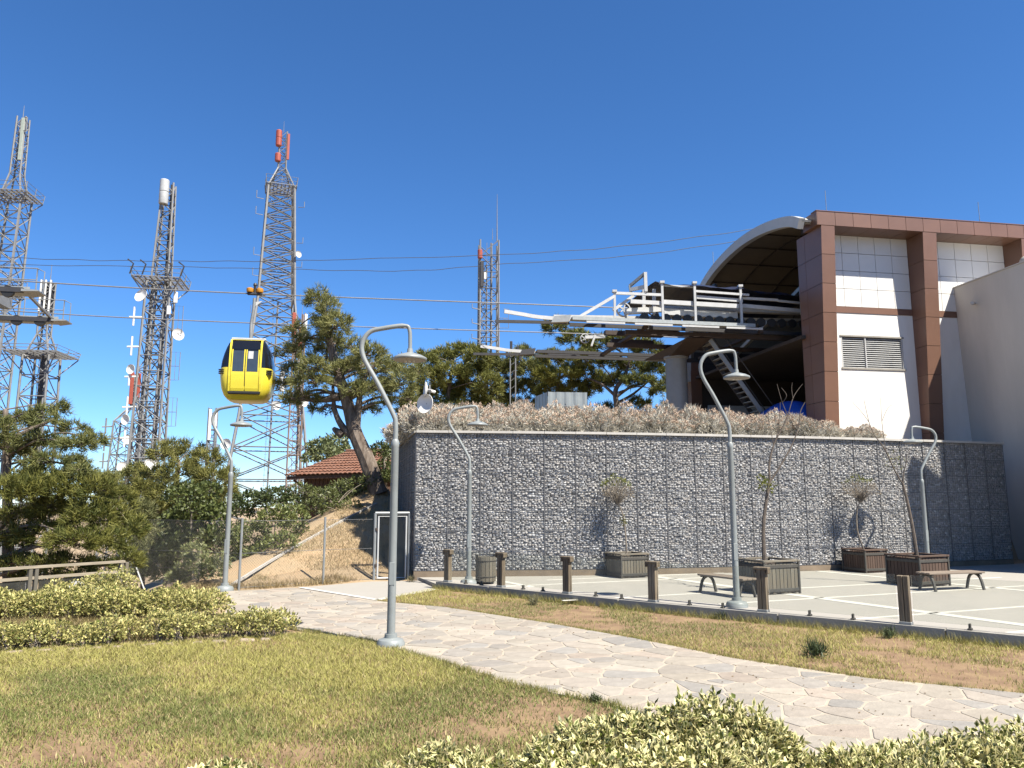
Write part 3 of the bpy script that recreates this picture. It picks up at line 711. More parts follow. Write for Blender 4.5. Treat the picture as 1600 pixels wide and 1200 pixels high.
scm = thing('security_camera', 'small white security camera on the wall of the white wing', 'camera', (20.42,33.0,10.9))
MB().tube([(0,0,0),(-.25,-.05,.02)], .03, 8).build('bracket', M_white, scm); MB().tube([(-.22,-.02,.03),(-.42,-.32,-.03)], .075, 10).build('housing', M_white, scm, None, True)

# ------------------------------------------------------------------ ropeway station machinery
st = thing('ropeway_station', 'white and zinc steel cable car station machinery on a round pillar', 'machinery', Wt(.18,0,4.4)); SO = Vector(st.location)
def sp(mb, name, m, parent=None, smooth=False): return mb.build(name, m, parent or st, SO, smooth)
NG = -3.8
def q(u, v, n=NG): return Wt(*on_n(u, v, n))
sp(MB().lathe(Wt(.18,0,4.4), [(.62,0),(.62,.06),(.53,.08),(.53,4.95),(.6,5.0),(.6,5.08)], 26), 'pillar', mat('pillar_paint', (.27,.29,.31), .4, .06, 3), None, True)
yk = MB().hexa([Wt(-1.6,-3.2,9.35),Wt(1.6,-3.2,9.35),Wt(1.6,3.2,9.35),Wt(-1.6,3.2,9.35),Wt(-2.0,-3.6,10.0),Wt(2.0,-3.6,10.0),Wt(2.0,3.6,10.0),Wt(-2.0,3.6,10.0)])
sp(MB().hexa([Wt(-.3,-.5,9.45),Wt(.65,-.5,9.45),Wt(.65,.5,9.45),Wt(-.3,.5,9.45),Wt(-.45,-3.0,9.83),Wt(.75,-3.0,9.83),Wt(.75,3.0,9.83),Wt(-.45,3.0,9.83)]), 'yoke', M_rust)
for n in (-2.9,0):
    sp(MB().tbox(-3.4, 9, n-.10, n+.10, 9.88, 10.08), 'longitudinal_beam', M_rust if n < 2 else M_dark)
for t in (-2.6,3.0,5.5,8.0): sp(MB().tbox(t-.1, t+.1, -3.5, 3.5, 10.085, 10.22), 'cross_beam', M_rust)
# near and far gangways
for n, rails in ((NG,1),(3.8,0)):
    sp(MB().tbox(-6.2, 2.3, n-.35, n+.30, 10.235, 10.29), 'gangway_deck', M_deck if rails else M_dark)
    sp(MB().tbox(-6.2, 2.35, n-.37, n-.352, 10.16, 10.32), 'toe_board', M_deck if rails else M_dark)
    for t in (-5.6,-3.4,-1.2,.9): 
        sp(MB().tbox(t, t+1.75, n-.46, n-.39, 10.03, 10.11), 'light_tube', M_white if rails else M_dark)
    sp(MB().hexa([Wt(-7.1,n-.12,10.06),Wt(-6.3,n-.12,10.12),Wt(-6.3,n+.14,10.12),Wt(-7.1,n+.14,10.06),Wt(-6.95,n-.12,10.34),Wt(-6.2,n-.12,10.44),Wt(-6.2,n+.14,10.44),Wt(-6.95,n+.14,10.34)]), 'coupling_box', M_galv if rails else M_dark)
    g = spline([Wt(-9.2,n-.25,10.42),Wt(-8.4,n-.12,10.36),Wt(-7.6,n-.05,10.28),Wt(-6.2,n,10.25)], 4); m = MB()
    for a, b in zip(g[:-1], g[1:]): m.beam(a, b, .07, .16)
    sp(m, 'guide_rail', M_white)
    g = spline([Wt(-9.5,n+.3,10.10),Wt(-8.4,n+.28,10.12),Wt(-6.2,n+.25,10.16)], 4); m = MB()
    for a, b in zip(g[:-1], g[1:]): m.beam(a, b, .08, .13)
    sp(m, 'guide_rail', M_dark)
    m = MB(); m.beam(Wt(-6.1,n+.55,10.15), Wt(6.5,n+.55,10.15), .1, .16); sp(m, 'running_rail', M_dark)
# handrails and frame of the near side
for u, v0, v1 in ((961,457,498),(1036,443,500),(1087,444,502),(1159,449,506)):
    a = q(u, v1); b = q(u+1, v0); sp(MB().beam(a, (a.x,a.y,b.z), .12, .10, (1,0,0)), 'post', M_white)
    sp(MB().beam((a.x,a.y,b.z), (a.x,a.y,b.z+.10), .24, .2, (1,0,0)), 'post_cap', M_white)
for (u0,v0,u1,v1,w_,h_,dn,name) in ((961,458,1036,461,.09,.12,0,'top_rail'),(1036,446,1087,449,.08,.08,.1,'top_rail'),(1087,455,1170,461,.08,.10,0,'hand_rail'),(1088,464,1160,470,.08,.16,.12,'hand_rail'),
        (985,471,1036,474,.1,.18,.1,'white_beam'),(1036,472,1160,479,.12,.20,.14,'white_beam'),(1160,478,1250,486,.12,.18,.3,'white_beam'),(1160,466,1215,469,.08,.12,.2,'hand_rail'),(1215,470,1255,474,.07,.1,.2,'hand_rail'),
        (904,496,960,463,.13,.13,0,'brace'),(958,485,990,462,.11,.13,.25,'brace'),(978,487,1036,483,.25,.25,.6,'gear_case'),(1036,488,1150,494,.35,.30,.7,'gear_case'),(1030,481,1250,489,.3,.16,1.2,'track_beam'),
        (865,494,1250,500,.1,.12,1.6,'track_beam')):
    sp(MB().beam(q(u0,v0,NG+dn), q(u1,v1,NG+dn), w_, h_), name, M_white)
sp(MB().beam(q(1008,426), q(1009,456), .2, .14, (1,0,0)), 'frame_post', M_white)
sp(MB().beam(q(1008,427), q(984,447,NG+.5), .12, .12), 'frame_bar', M_galv); sp(MB().beam(q(984,446,NG+.5), q(986,460,NG+.5), .14,.1,(1,0,0)), 'frame_bar', M_galv)
sp(MB().beam(q(984,453,NG+.5), q(1008,448), .1,.16), 'frame_bar', M_white)
sp(MB().beam(q(1253,447,NG+.2), q(1255,491,NG+.2), .22,.2,(1,0,0)), 'end_post', M_white)
for u in (1006,1022): sp(MB().beam(q(u,452,NG+.6), q(u,496,NG+.6), .14,.14,(1,0,0)), 'hanger_post', M_white)
for u in (978,1040,1060,1080,1104,1128,1150): sp(MB().beam(q(u,486,NG+1), q(u,499,NG+1), .1,.1,(1,0,0)), 'hanger_post', M_white)
for i in range(16):
    tt = -2.6+i*.52; c = Wt(tt, NG+.55, 10.62); m = MB(); vs = []; kk = 14
    for yy in (-.07,.07):
        for j in range(kk): vs.append(c+TA*(.21*math.cos(2*math.pi*j/kk))+Vector((0,0,.21*math.sin(2*math.pi*j/kk)))+NA*yy)
    sp(m.add(vs, [(j,(j+1)%kk,kk+(j+1)%kk,kk+j) for j in range(kk)]+[tuple(range(kk)),tuple(range(kk,2*kk))]), 'drive_tyre', M_blackp)
# return wheels
def wheel(c, r, name='sheave'):
    m = MB(); c = Vector(c); n = 20; prof = [(r*.86,-.06),(r,-.06),(r,-.03),(r*.93,0),(r,.03),(r,.06),(r*.86,.06)]
    vs = []; fs = []
    for rr, yy in prof:
        for j in range(n):
            w_ = 2*math.pi*j/n; vs.append(c+TA*(rr*math.cos(w_))+Vector((0,0,rr*math.sin(w_)))+NA*yy)
    for i in range(len(prof)-1):
        for j in range(n): fs.append((i*n+j,i*n+(j+1)%n,(i+1)*n+(j+1)%n,(i+1)*n+j))
    m.add(vs, fs); w_ = sp(m, name, M_white, None, True)
    h = MB()
    for j in range(5):
        a = 2*math.pi*j/5; h.beam(c, c+TA*(r*.9*math.cos(a))+Vector((0,0,r*.9*math.sin(a))), .05, .07, tuple(NA))
    sp(h, 'spokes', M_white, w_); return w_
wheel(q(974,484,-2.7), .34); wheel(q(914,529,2.7), .26); wheel(q(1020,494,-2.7), .30)
sp(MB().beam(q(914,527,2.5), q(945,526,2.5), .12,.16), 'sheave_arm', M_white); sp(MB().beam(q(930,524,2.4), q(924,541,2.4), .2,.1,(1,0,0)), 'sheave_arm', M_white)
for (u0,v0,u1,v1,dn) in ((945,520,1035,524,4.2),(955,533,1020,536,6.0),(1010,512,1060,522,3.0)): sp(MB().beam(q(u0,v0,NG+dn), q(u1,v1,NG+dn), .3, .22), 'underframe', M_rust)
# tarpaulin over the roof of the machinery: sagging sheet
tv = []; tf = []; nu, nv = 24, 8
for i in range(nu+1):
    for j in range(nv+1):
        t = -2.0+i*(8.2/nu); n = NG-.05+j*(5.2/nv); zz = 12.30+.12*math.sin(j/nv*math.pi)-.10*abs(math.sin(i/nu*math.pi*4))+.03*math.sin(i*1.7+j)-.025*max(0,i-10)
        if j == 0: zz -= .22
        tv.append(Wt(t,n,zz))
for i in range(nu):
    for j in range(nv): a = i*(nv+1)+j; tf.append((a,a+nv+1,a+nv+2,a+1))
sp(MB().add(tv, tf), 'tarpaulin', M_tarp, None, True)
# ladder stairs down to the hall floor
sx = thing('steel_stairs', 'steep dark steel stairs leading down inside the station hall', 'stairs', Wt(4.6,-2,4.42)); XO = Vector(sx.location)
A_ = Vector(Wt(*on_n(1096,524,-2.2))); B_ = Vector(Wt(*on_n(1186,650,-2.2))); B_ = B_+(B_-A_)*.42
for n in (-.45,.45): MB().beam(A_+NA*n, B_+NA*n, .06,.2).build('stringer', M_galv if n < 0 else M_dark, sx, XO)
for i in range(1,24):
    c = A_.lerp(B_, i/24); MB().beam(c-NA*.42, c+NA*.42, .2,.035).build('tread', M_galv, sx, XO)
for n in (-.46,.46): MB().tube([A_+NA*n+Vector((.25,.05,.8)), B_+NA*n+Vector((.25,.05,.8))], .025, 6).build('handrail', M_dark, sx, XO)
# blue covered cabin stored below, dark car
bt = thing('covered_bundle', 'low heap under a blue tarpaulin on the station floor', 'tarpaulin', Wt(5.2,-3.6,4.42)); bo = Vector(bt.location)
vs = []; fs = []; 
for i in range(25):
    for j in range(13):
        a = i/24; b = j/12; t = 1.6+a*5.2; n = -5.2+b*3.4; h = (math.sin(a*math.pi)**.35)*(math.sin(b*math.pi)**.3)*(1.75+1.35*a+.15*math.sin(a*14+b*5)); vs.append(Wt(t,n,4.42+h))
for i in range(24):
    for j in range(12): a = i*13+j; fs.append((a,a+13,a+14,a+1))
MB().add(vs, fs).build('cover', M_blue, bt, bo, True)
bt2 = thing('covered_cabin', 'dark parked cabin standing in the shade inside the hall', 'cabin', Wt(7.6,1.5,4.42))

# ------------------------------------------------------------------ gondola cabin
def gondola(root, body_m):
    prof = [(0,.62,.66),(.05,.74,.74),(.20,.87,.84),(.45,.97,.91),(.75,1.02,.95),(1.0,1.04,.97),(1.30,1.03,.97),(1.6,1.0,.955),(1.9,.93,.92),(2.15,.85,.88),(2.35,.77,.82),(2.46,.70,.76),(2.5,.60,.66)]
    def ring(a, b, k=40):
        out = []
        for i in range(k):
            w_ = 2*math.pi*i/k; c, s_ = math.cos(w_), math.sin(w_); e = .42
            out.append((a*math.copysign(abs(c)**e, c), b*math.copysign(abs(s_)**e, s_)))
        return out
    def shell(z0, z1, name, m, grow=0.0, parent=None, cap=True):
        zs = sorted(set([z0]+[p[0] for p in prof if z0 < p[0] < z1]+[z1])); mb = MB(); vs = []; fs = []; k = 40
        for z in zs:
            a = np.interp(z,[p[0] for p in prof],[p[1] for p in prof])+grow; b = np.interp(z,[p[0] for p in prof],[p[2] for p in prof])+grow
            vs += [(x,y,z) for x, y in ring(a,b)]
        for i in range(len(zs)-1):
            for j in range(k): fs.append((i*k+j,i*k+(j+1)%k,(i+1)*k+(j+1)%k,(i+1)*k+j))
        if cap: fs += [tuple(range(k-1,-1,-1)), tuple(range((len(zs)-1)*k,len(zs)*k))]
        return mb.add(vs, fs).build(name, m, parent or root, None, True)
    lo_ = shell(0, 1.30, 'lower_shell', body_m); shell(1.305, 2.5, 'window_shell', M_blackg)
    for s in (-1,1):
        for i in range(3):
            for e in (-1,1):
                z = 1.20-i*.075; MB().box((s*.93,e*.80,z), (.22,.22,.036), 0, .01).build('vent_slot', M_blackp, lo_)
    def fy(z): return -np.interp(z,[p[0] for p in prof],[p[2] for p in prof])
    door = None
    # door frame posts, following the slightly curved front
    def stripf(x0, x1, z0, z1, d, name, m, parent=None, back=False):
        zs = np.linspace(z0, z1, 8); mb = MB(); sg = -1 if back else 1
        for a, b in zip(zs[:-1], zs[1:]):
            mb.hexa([(x0,sg*(fy(a)-d),a),(x1,sg*(fy(a)-d),a),(x1,sg*(fy(a)+.03),a),(x0,sg*(fy(a)+.03),a),(x0,sg*(fy(b)-d),b),(x1,sg*(fy(b)-d),b),(x1,sg*(fy(b)+.03),b),(x0,sg*(fy(b)+.03),b)])
        return mb.build(name, m, parent or root)
    for s in (-1,1):
        stripf(s*.60-.035, s*.60+.035, .33, 2.46, .022, 'door_post', body_m)
        x0, x1 = (.02,.535) if s > 0 else (-.535,-.02)
        d_ = stripf(x0, x1, .34, 1.12, .016, 'door_leaf', body_m)
        stripf(x0, x0+.04, 1.125, 2.05, .016, 'door_stile', body_m, d_); stripf(x1-.04, x1, 1.125, 2.05, .016, 'door_stile', body_m, d_)
        stripf(x0+.045, x1-.045, 1.125, 2.0, .006, 'door_pane', mat('door_pane', (.05,.065,.085), .12, spec=.7), d_)
        stripf(x0, x1, 2.06, 2.40, .006, 'top_pane', M_blackg, d_)
    stripf(-.015, .015, .34, 2.05, .004, 'door_gap', M_blackp)
    stripf(-.645, .645, 2.465, 2.495, .03, 'door_header', body_m)
    stripf(.10, .30, 1.66, 1.98, .02, 'notice', M_white)
    MB().box((0,-.93,.26), (1.24,.16,.11), 0, .02).build('step', M_blackp, root)
    MB().box((0,-.3,2.60), (1.36,.16,.09), 0, .02).build('roof_beam', M_white, root); 
    for s in (-1,1): MB().box((s*.62,0,2.55), (.06,1.2,.10), 0, .015).build('roof_bar', M_white, root)
    return root
gl = thing('gondola_cabin', 'yellow cable car cabin with black windows hanging from the rope', 'cable car', Wt(-19.80,-2.7,6.42), math.atan2(.174,.985))
gondola(gl, M_yellow)
hz = 11.12-6.42
MB().tube(spline([(.02,0,2.5),(.0,0,3.0),(.0,.02,3.4),(.06,0,3.9),(.08,0,hz-.25)], 5), .065, 10).build('hanger', M_galv, gl, None, True)
MB().box((.08,0,hz-.06), (.62,.14,.12), 0, .03).build('grip', M_dark, gl)
for s in (-1,1): MB().lathe((.08+s*.2,0,hz+.0), [(.13,0),(.15,.05),(.15,.16),(.1,.19)], 14).build('grip_wheel', M_orange, gl, None, True)
MB().lathe((.08,0,hz), [(.06,0),(.06,.28),(.09,.32),(.06,.4)], 12).build('grip_lever', M_dark, gl, None, True)
MB().slab([(.14,-.02,hz-.42),(.42,-.02,hz-.36),(.14,-.02,hz-.6)], (0,.04,0)).build('bracket', M_white, gl)
gondola(bt2, mat('dark_cabin_paint', (.03,.03,.035), .5)); bt2.rotation_euler = (0,0,math.atan2(.174,.985)); bt2.scale = (1.1,1.1,1.1)

# ------------------------------------------------------------------ ropes and cables
def rope(label, pts, r, m=M_cable, name='haul_rope'):
    p0 = Vector(pts[0]); s_ = spline(pts, 10); o = MB().tube([a-p0 for a in s_], r, 6).build(name, m, None, None, True); o.location = p0
    return tag(o, label, 'cable')
rope('steel haul rope nearest the camera, carrying the yellow cabin', [Wt(2,-2.7,11.15),Wt(-5.2,-2.7,11.16),Wt(-19.8,-2.7,11.06),Wt(-28.9,-2.7,11.16),Wt(-36,-2.7,11.4)], .026)
rope('steel haul rope running lower in view behind the yellow cabin', [Wt(2,2.7,11.1),Wt(-4.93,2.7,11.1),Wt(-19.54,2.7,11.0),Wt(-29.4,2.7,11.08),Wt(-38,2.7,11.4)], .026)
def wavy(pts, amp, seed):
    s_ = spline(pts, 14); r = random.Random(seed); return [p+Vector((0,0,amp*math.sin(i*.9+seed)*r.uniform(.4,1))) for i, p in enumerate(s_)]
def cable(label, pts, amp, seed):
    w_ = wavy(pts, amp, seed); p0 = w_[0]; o = MB().tube([a-p0 for a in w_], .015, 5).build('power_cable', M_wire, None, None, True); o.location = p0; tag(o, label, 'cable')
cable('thin upper black cable strung from the vaulted roof across the sky', [D(1178,358,37),D(980,384,37),D(780,398,37),D(460,407,37),D(280,408,37),D(120,406,37),D(-40,400,37)], .03, 1)
cable('thin lower black cable strung from the vaulted roof across the sky', [D(1152,377,38),D(980,400,38),D(780,413,38),D(640,423,38),D(460,421,38),D(280,417,38),D(30,414,38),D(-40,413,38)], .025, 2)

# ------------------------------------------------------------------ line pylon at the left edge
py_ = thing('ropeway_pylon', 'grey ropeway pylon head with sheave trains at the left edge', 'pylon', (-24.5,33,-6)); PO = Vector(py_.location)
def pp(mb, name, m, parent=None, smooth=False): return mb.build(name, m, parent or py_, PO, smooth)
pp(MB().tube([(-24.5,33,-6),(-24.5,33,11.9)], [.6,.4], 16), 'mast', M_tower, None, True)
pp(MB().beam(Wt(-32.2,-4,11.75), Wt(-32.2,4,11.75), .45,.5), 'crossarm', M_tower)
for n, t1, zz in ((-2.7,-28.7,11.0),(2.7,-29.6,11.0)):
    pp(MB().tbox(-35.5, t1, n-.10, n+.10, zz-.32, zz-.12), 'sheave_beam', M_dark)
    pp(MB().tbox(-35.5, t1+.1, n+.35, n+1.05, zz-.22, zz-.16), 'walkway', M_deck); pp(MB().tbox(-35.5, t1+.1, n+.33, n+.35, zz-.25, zz+.02), 'toe_board', M_deck)
    for k in range(7):
        c = Wt(t1-.55-k*1.0, n, zz-.30); m = MB(); vs = []; fs = []; kk = 16
        for yy in (-.07,.07):
            for j in range(kk): vs.append(c+TA*(.24*math.cos(2*math.pi*j/kk))+Vector((0,0,.24*math.sin(2*math.pi*j/kk)))+NA*yy)
        fs = [(j,(j+1)%kk,kk+(j+1)%kk,kk+j) for j in range(kk)]+[tuple(range(kk)),tuple(range(kk,2*kk))]
        pp(m.add(vs, fs), 'sheave', M_blackp)
    for t in (t1+.05, t1-1.7, t1-3.4):
        pp(MB().tube([Wt(t,n+1.0,zz-.2),Wt(t,n+1.0,zz+1.0)], .03, 6), 'rail_post', M_galv)
    for z in (.5,1.0): pp(MB().tube([Wt(-35.5,n+1.0,zz+z),Wt(t1+.05,n+1.0,zz+z)], .022, 6), 'hand_rail', M_galv)
    pp(MB().tube([Wt(t1+.05,n+1.0,zz+1.0),Wt(t1+.5,n+.6,zz+.75),Wt(t1+.5,n+.6,zz-.2)], .022, 6), 'hand_rail', M_galv)
    pp(MB().hexa([Wt(t1,n-.2,zz-.3),Wt(t1+.6,n-.1,zz-.25),Wt(t1+.6,n+.7,zz-.25),Wt(t1,n+.9,zz-.3),Wt(t1,n-.2,zz-.2),Wt(t1+.6,n-.1,zz-.2),Wt(t1+.6,n+.7,zz-.2),Wt(t1,n+.9,zz-.2)]), 'end_plate', M_galv)
pp(MB().beam(Wt(-28.9,-2.0,10.9), Wt(-29.7,2.6,10.9), .1,.1), 'strut', M_tower)

# ------------------------------------------------------------------ lattice masts
def lattice(root, secs, leg_r, br_r, m=M_tower, sides=4, ladder=True, base=(0,0)):
    """secs: list of (z, halfwidth, cx, cy, n_bays)"""
    for (z0,w0,x0,y0,_), (z1,w1,x1,y1,nb) in zip(secs[:-1], secs[1:]):
        cor = lambda f: [Vector((x0+(x1-x0)*f+sx*(w0+(w1-w0)*f), y0+(y1-y0)*f+sy*(w0+(w1-w0)*f), z0+(z1-z0)*f)) for sx, sy in ((-1,-1),(1,-1),(1,1),(-1,1))]
        a, b = cor(0), cor(1)
        for i in range(4): MB().tube([a[i], b[i]], leg_r, 5).build('leg', m, root)
        br = MB()
        for k in range(nb):
            p, q_ = cor(k/nb), cor((k+1)/nb)
            for i in range(4):
                j = (i+1)%4; br.tube([p[i], p[j]], br_r, 4, False)
                if (k+i)%2 == 0 or w0 > 1.2: br.tube([p[i], q_[j]], br_r, 4, False)
                if (k+i)%2 == 1 or w0 > 1.2: br.tube([p[j], q_[i]], br_r, 4, False)
        br.build('bracing', m, root)
    if ladder:
        z0, z1 = secs[0][0], secs[-2][0] if len(secs) > 2 else secs[-1][0]; l = MB(); x0, y0 = secs[0][2], secs[0][3]
        for s in (-.18,.18): l.tube([(x0+s,y0,z0),(secs[-1][2]+s,secs[-1][3],z1)], .03, 4)
        for k in range(int((z1-z0)/.6)): l.tube([(x0-.18,y0,z0+k*.6),(x0+.18,y0,z0+k*.6)], .018, 4, False)
        l.tube([(x0+.3,y0+.1,z0),(secs[-1][2]+.3,secs[-1][3]+.1,z1)], .09, 5)
        l.build('ladder', m, root)
def platform(root, z, w, cx=0, cy=0, rail=1.0, m=M_tower):
    g = MB()
    for i in range(9):
        o_ = -w+2*w*i/8; g.box((cx+o_,cy,z), (.10,2*w,.10)); g.box((cx,cy+o_,z+.02), (2*w,.07,.07))
    p = g.build('platform', m, root); r = MB()
    for sx, sy in ((-1,-1),(0,-1),(1,-1),(1,0),(1,1),(0,1),(-1,1),(-1,0)): r.tube([(cx+sx*w,cy+sy*w,z),(cx+sx*w*1.06,cy+sy*w*1.06,z+rail)], .035, 4)
    for h in (.5,1): 
        c = [(cx+sx*w*1.03,cy+sy*w*1.03,z+rail*h) for sx, sy in ((-1,-1),(1,-1),(1,1),(-1,1),(-1,-1))]; r.tube(c, .028, 4)
    r.build('railing', m, p)
    br = MB()
    for sx, sy in ((-1,-1),(1,-1),(1,1),(-1,1)): br.tube([(cx+sx*w,cy+sy*w,z-.07),(cx+sx*w*.4,cy+sy*w*.4,z-w*.9)], .05, 4)
    br.build('knee_brace', m, p)
def dish(root, c, r, d, m=None):
    d = Vector(d).normalized(); a = d.cross(Vector((0,0,1))).normalized(); b = a.cross(d); c = Vector(c); vs = []; n = 18
    for rr, f in ((.05,-.12),(.6,-.02),(1,.22),(1.0,.30),(.94,.24),(.55,.04),(.05,0)):
        for j in range(n): w_ = 2*math.pi*j/n; vs.append(c+d*(r*f)+(a*math.cos(w_)+b*math.sin(w_))*r*rr)
    fs = []
    for i in range(6):
        for j in range(n): fs.append((i*n+j,i*n+(j+1)%n,(i+1)*n+(j+1)%n,(i+1)*n+j))
    fs.append(tuple(range(n))); o = MB().add(vs, fs).build('dish', m or M_dish, root, None, True)
    MB().tube([c-d*r*.1, c-d*r*.6], .05, 6).build('dish_mount', M_tower, o); return o
def panel(root, c, h, w=.28, m=None, rz=0): return MB().box(c, (w,.16,h), rz, .04).build('panel_antenna', m or M_dish, root)
def dipoles(root, x, y, z0, z1, n, s=-1, m=M_dish):
    for i in range(n):
        z = z0+(z1-z0)*i/max(1,n-1); d = MB().tube([(x,y,z),(x+s*.9,y-.3,z-.1)], .07, 6); d.tube([(x+s*.6,y-.2,z-.75),(x+s*.6,y-.2,z+.75)], .075, 6)
        d.build('dipole_antenna', m, root)
def whip(root, x, y, z, h): MB().tube([(x,y,z),(x,y,z+h)], [.035,.015], 5).build('whip_antenna', M_tower, root)

tE = thing('lattice_mast', 'tallest grey lattice mast, with red antennas on top, behind the yellow cabin', 'antenna mast', (-28.3,90,0), .35)
lattice(tE, [(-6,5.6,-.3,0,0),(12,3.5,0,0,5),(26,2.05,0,0,6),(40.2,1.5,0,0,10)], .16, .075)
platform(tE, 40.2, 1.75); lattice(tE, [(40.2,1.45,0,0,0),(42.8,.45,0,0,2),(47.6,.42,0,0,5)], .09, .045, ladder=False)
for z in (44.0,46.0,47.0): MB().lathe((-.55,-.5,z-.5), [(.32,0),(.36,.1),(.36,.95),(.3,1.05)], 12).build('drum_antenna', M_red, tE)
panel(tE, (.6,-.5,45.6), 3.4, .3, M_red); whip(tE, 0, 0, 47.6, 1.5)
for z in (24,28.5,31,36,38): MB().tube([(-2.0,-1.8,z),(-2.8,-2.0,z),(-2.8,-2.0,z+.9)], .045, 5).build('side_antenna', M_tower, tE)
for z in (26,30,33,37.5): MB().tube([(2.0,-1.8,z),(2.7,-2.0,z),(2.7,-2.0,z+.7)], .045, 5).build('side_antenna', M_tower, tE)
dish(tE, (2.2,-2.2,31.5), .4, (.6,-1,0)); dish(tE, (.4,-3.0,13.2), .55, (.4,-1,0)); panel(tE, (1.0,-2.9,16), 2.4, .5); dish(tE, (-4.6,-3.8,8.6), .6, (-.5,-1,.1))
tF = thing('lattice_mast', 'slim rusty lattice mast with red antennas behind the leaning pine', 'antenna mast', (-19.7,70,0), .3)
M_rtow = mat('rusty_mast', (.27,.20,.165), .7, .25, 2)
lattice(tF, [(-4,.62,0,0,0),(19.6,.48,0,0,18)], .07, .035, M_rtow)
panel(tF, (-.5,-.55,18.4), 2.3, .34, M_red); panel(tF, (.1,-.62,17.2), 1.8, .3, M_red); panel(tF, (.55,-.5,18.3), 2.4, .26); whip(tF, .2, 0, 19.6, .8); dish(tF, (.7,-.9,11.2), .35, (.3,-1,0))
tC = thing('lattice_mast', 'grey lattice mast with a railed platform and rows of white dipoles', 'antenna mast', (-28.1,60,0), .2)
lattice(tC, [(-6,1.25,-.3,0,0),(10,.98,-.1,0,11),(19.6,.88,0,0,8)], .10, .045, ladder=True)
lattice(tC, [(-6,.5,-.3,0,0),(19.6,.4,0,0,18)], .09, .05, ladder=False)
platform(tC, 19.7, 1.75, 0, 0, .7); lattice(tC, [(19.7,.62,0,0,0),(28.0,.40,.1,0,10)], .085, .045, ladder=False)
MB().lathe((-.15,-.5,26.1), [(.34,0),(.36,.05),(.36,.95),(.32,1.0),(.36,1.05),(.36,1.98),(.3,2.05)], 16).build('drum_antenna', mat('grey_drum', (.50,.52,.53), .5), tC, None, True)
MB().tube([(.3,.1,6),(.3,.1,28)], .12, 6).build('feeder_bundle', M_dark, tC)
dish(tC, (-1.05,-1.2,18.2), .52, (-.5,-1,.3)); dish(tC, (1.7,-1.0,15.3), .48, (.7,-1,.1)); panel(tC, (1.35,-.9,18.3), .9, .3); panel(tC, (.95,-1.1,17.2), .7, .3)
dipoles(tC, -.95, -.9, 16.6, 7.2, 5, -1); dish(tC, (-1.4,-1.2,12.4), .38, (-.5,-1,0)); dish(tC, (-1.5,-1.2,8.5), .4, (-.6,-1,0)); dish(tC, (.5,-1.3,5.2), .45, (.2,-1,0))
for z in (16.5,12.8,9.2,6.0):
    m = MB(); c = [(1.35,-1,z-1.1),(2.0,-1,z-1.1),(2.0,-1,z+1.1),(1.35,-1,z+1.1),(1.35,-1,z-1.1)]; m.tube(c, .028, 4); m.tube([(1.68,-1,z-1.1),(1.68,-1,z+1.1)], .02, 4); m.tube([(.8,-.9,z),(2.0,-1,z)], .025, 4); m.build('loop_antenna', M_tower, tC)
for x in (-1.9,-1.0,.9,1.8): MB().tube([(x,-1.8,19.8),(x+.25,-1.9,20.6),(x-.15,-2.0,20.9)], .06, 5).build('horn_antenna', M_dark, tC)
tD = thing('lattice_mast', 'smaller lattice mast with a red panel and white dishes beside the dipole mast', 'antenna mast', (-37.2,75,0), .2)
lattice(tD, [(-6,1.6,-.2,0,0),(10.0,1.15,0,0,10)], .09, .045); lattice(tD, [(10.0,1.15,0,0,0),(11.6,.3,.3,0,1),(14.8,.25,.3,0,4)], .07, .04, ladder=False)
panel(tD, (.0,-.4,13.3), 3.2, .34, M_red); panel(tD, (.65,-.4,13.6), 2.4, .3, M_red); whip(tD, .3, 0, 14.8, 1.0)
dish(tD, (.3,-1.7,8.2), .45, (.5,-1,0)); dish(tD, (.1,-1.7,5.6), .5, (.2,-1,.1)); dish(tD, (-.4,-1.7,4.4), .5, (-.2,-1,.4)); dipoles(tD, -1.2, -1, 9.5, 6.2, 3, -1, M_tower)
tA = thing('lattice_mast', 'tall grey lattice mast cut by the left edge of the picture', 'antenna mast', (-43.9,65,0), .15)
lattice(tA, [(-8,1.75,-1.4,0,0),(12,1.25,-.7,0,10),(28.9,.98,0,0,11)], .11, .05); platform(tA, 29.0, 1.6, 0, 0, .8)
lattice(tA, [(29.1,.75,0,0,0),(31,.42,0,0,1),(36.4,.36,.05,0,7)], .08, .045, ladder=False); panel(tA, (.25,-.45,34.2), 4.0, .3, mat('greenish_panel', (.35,.40,.36), .5)); whip(tA, 0, 0, 36.4, 1.2)
MB().tube([(.4,-.5,36.2),(.65,-.6,36.2),(.65,-.6,35.0),(.4,-.5,35.0)], .04, 5).build('bracket', M_tower, tA)
platform(tA, 20.2, 1.5, -.6, 0, 1.4)
tB = thing('lattice_mast', 'short lattice mast with a wide platform behind the pylon head', 'antenna mast', (-37.1,60,0), .1)
lattice(tB, [(-6,1.15,0,0,0),(13.7,.96,0,0,12)], .10, .05); platform(tB, 13.8, 1.9, 0, 0, .5); lattice(tB, [(13.9,.8,0,0,0),(15.4,.36,0,0,2),(19.8,.36,0,0,6)], .08, .045, ladder=False)
for s in (-.36,.0,.36): panel(tB, (s,-.45,18.5), 2.6, .12, M_dish)
MB().box((0,0,18.5), (.6,.6,2.4)).build('equipment_box', M_dark, tB); whip(tB, .1, 0, 19.8, 1.4); MB().tube([(.1,.1,4),(.1,.1,13.7)], .25, 6).build('feeder_bundle', M_dark, tB)
tG = thing('lattice_mast', 'thin distant lattice mast behind the arm of the left street lamp', 'antenna mast', (-31.1,80,0), .2)
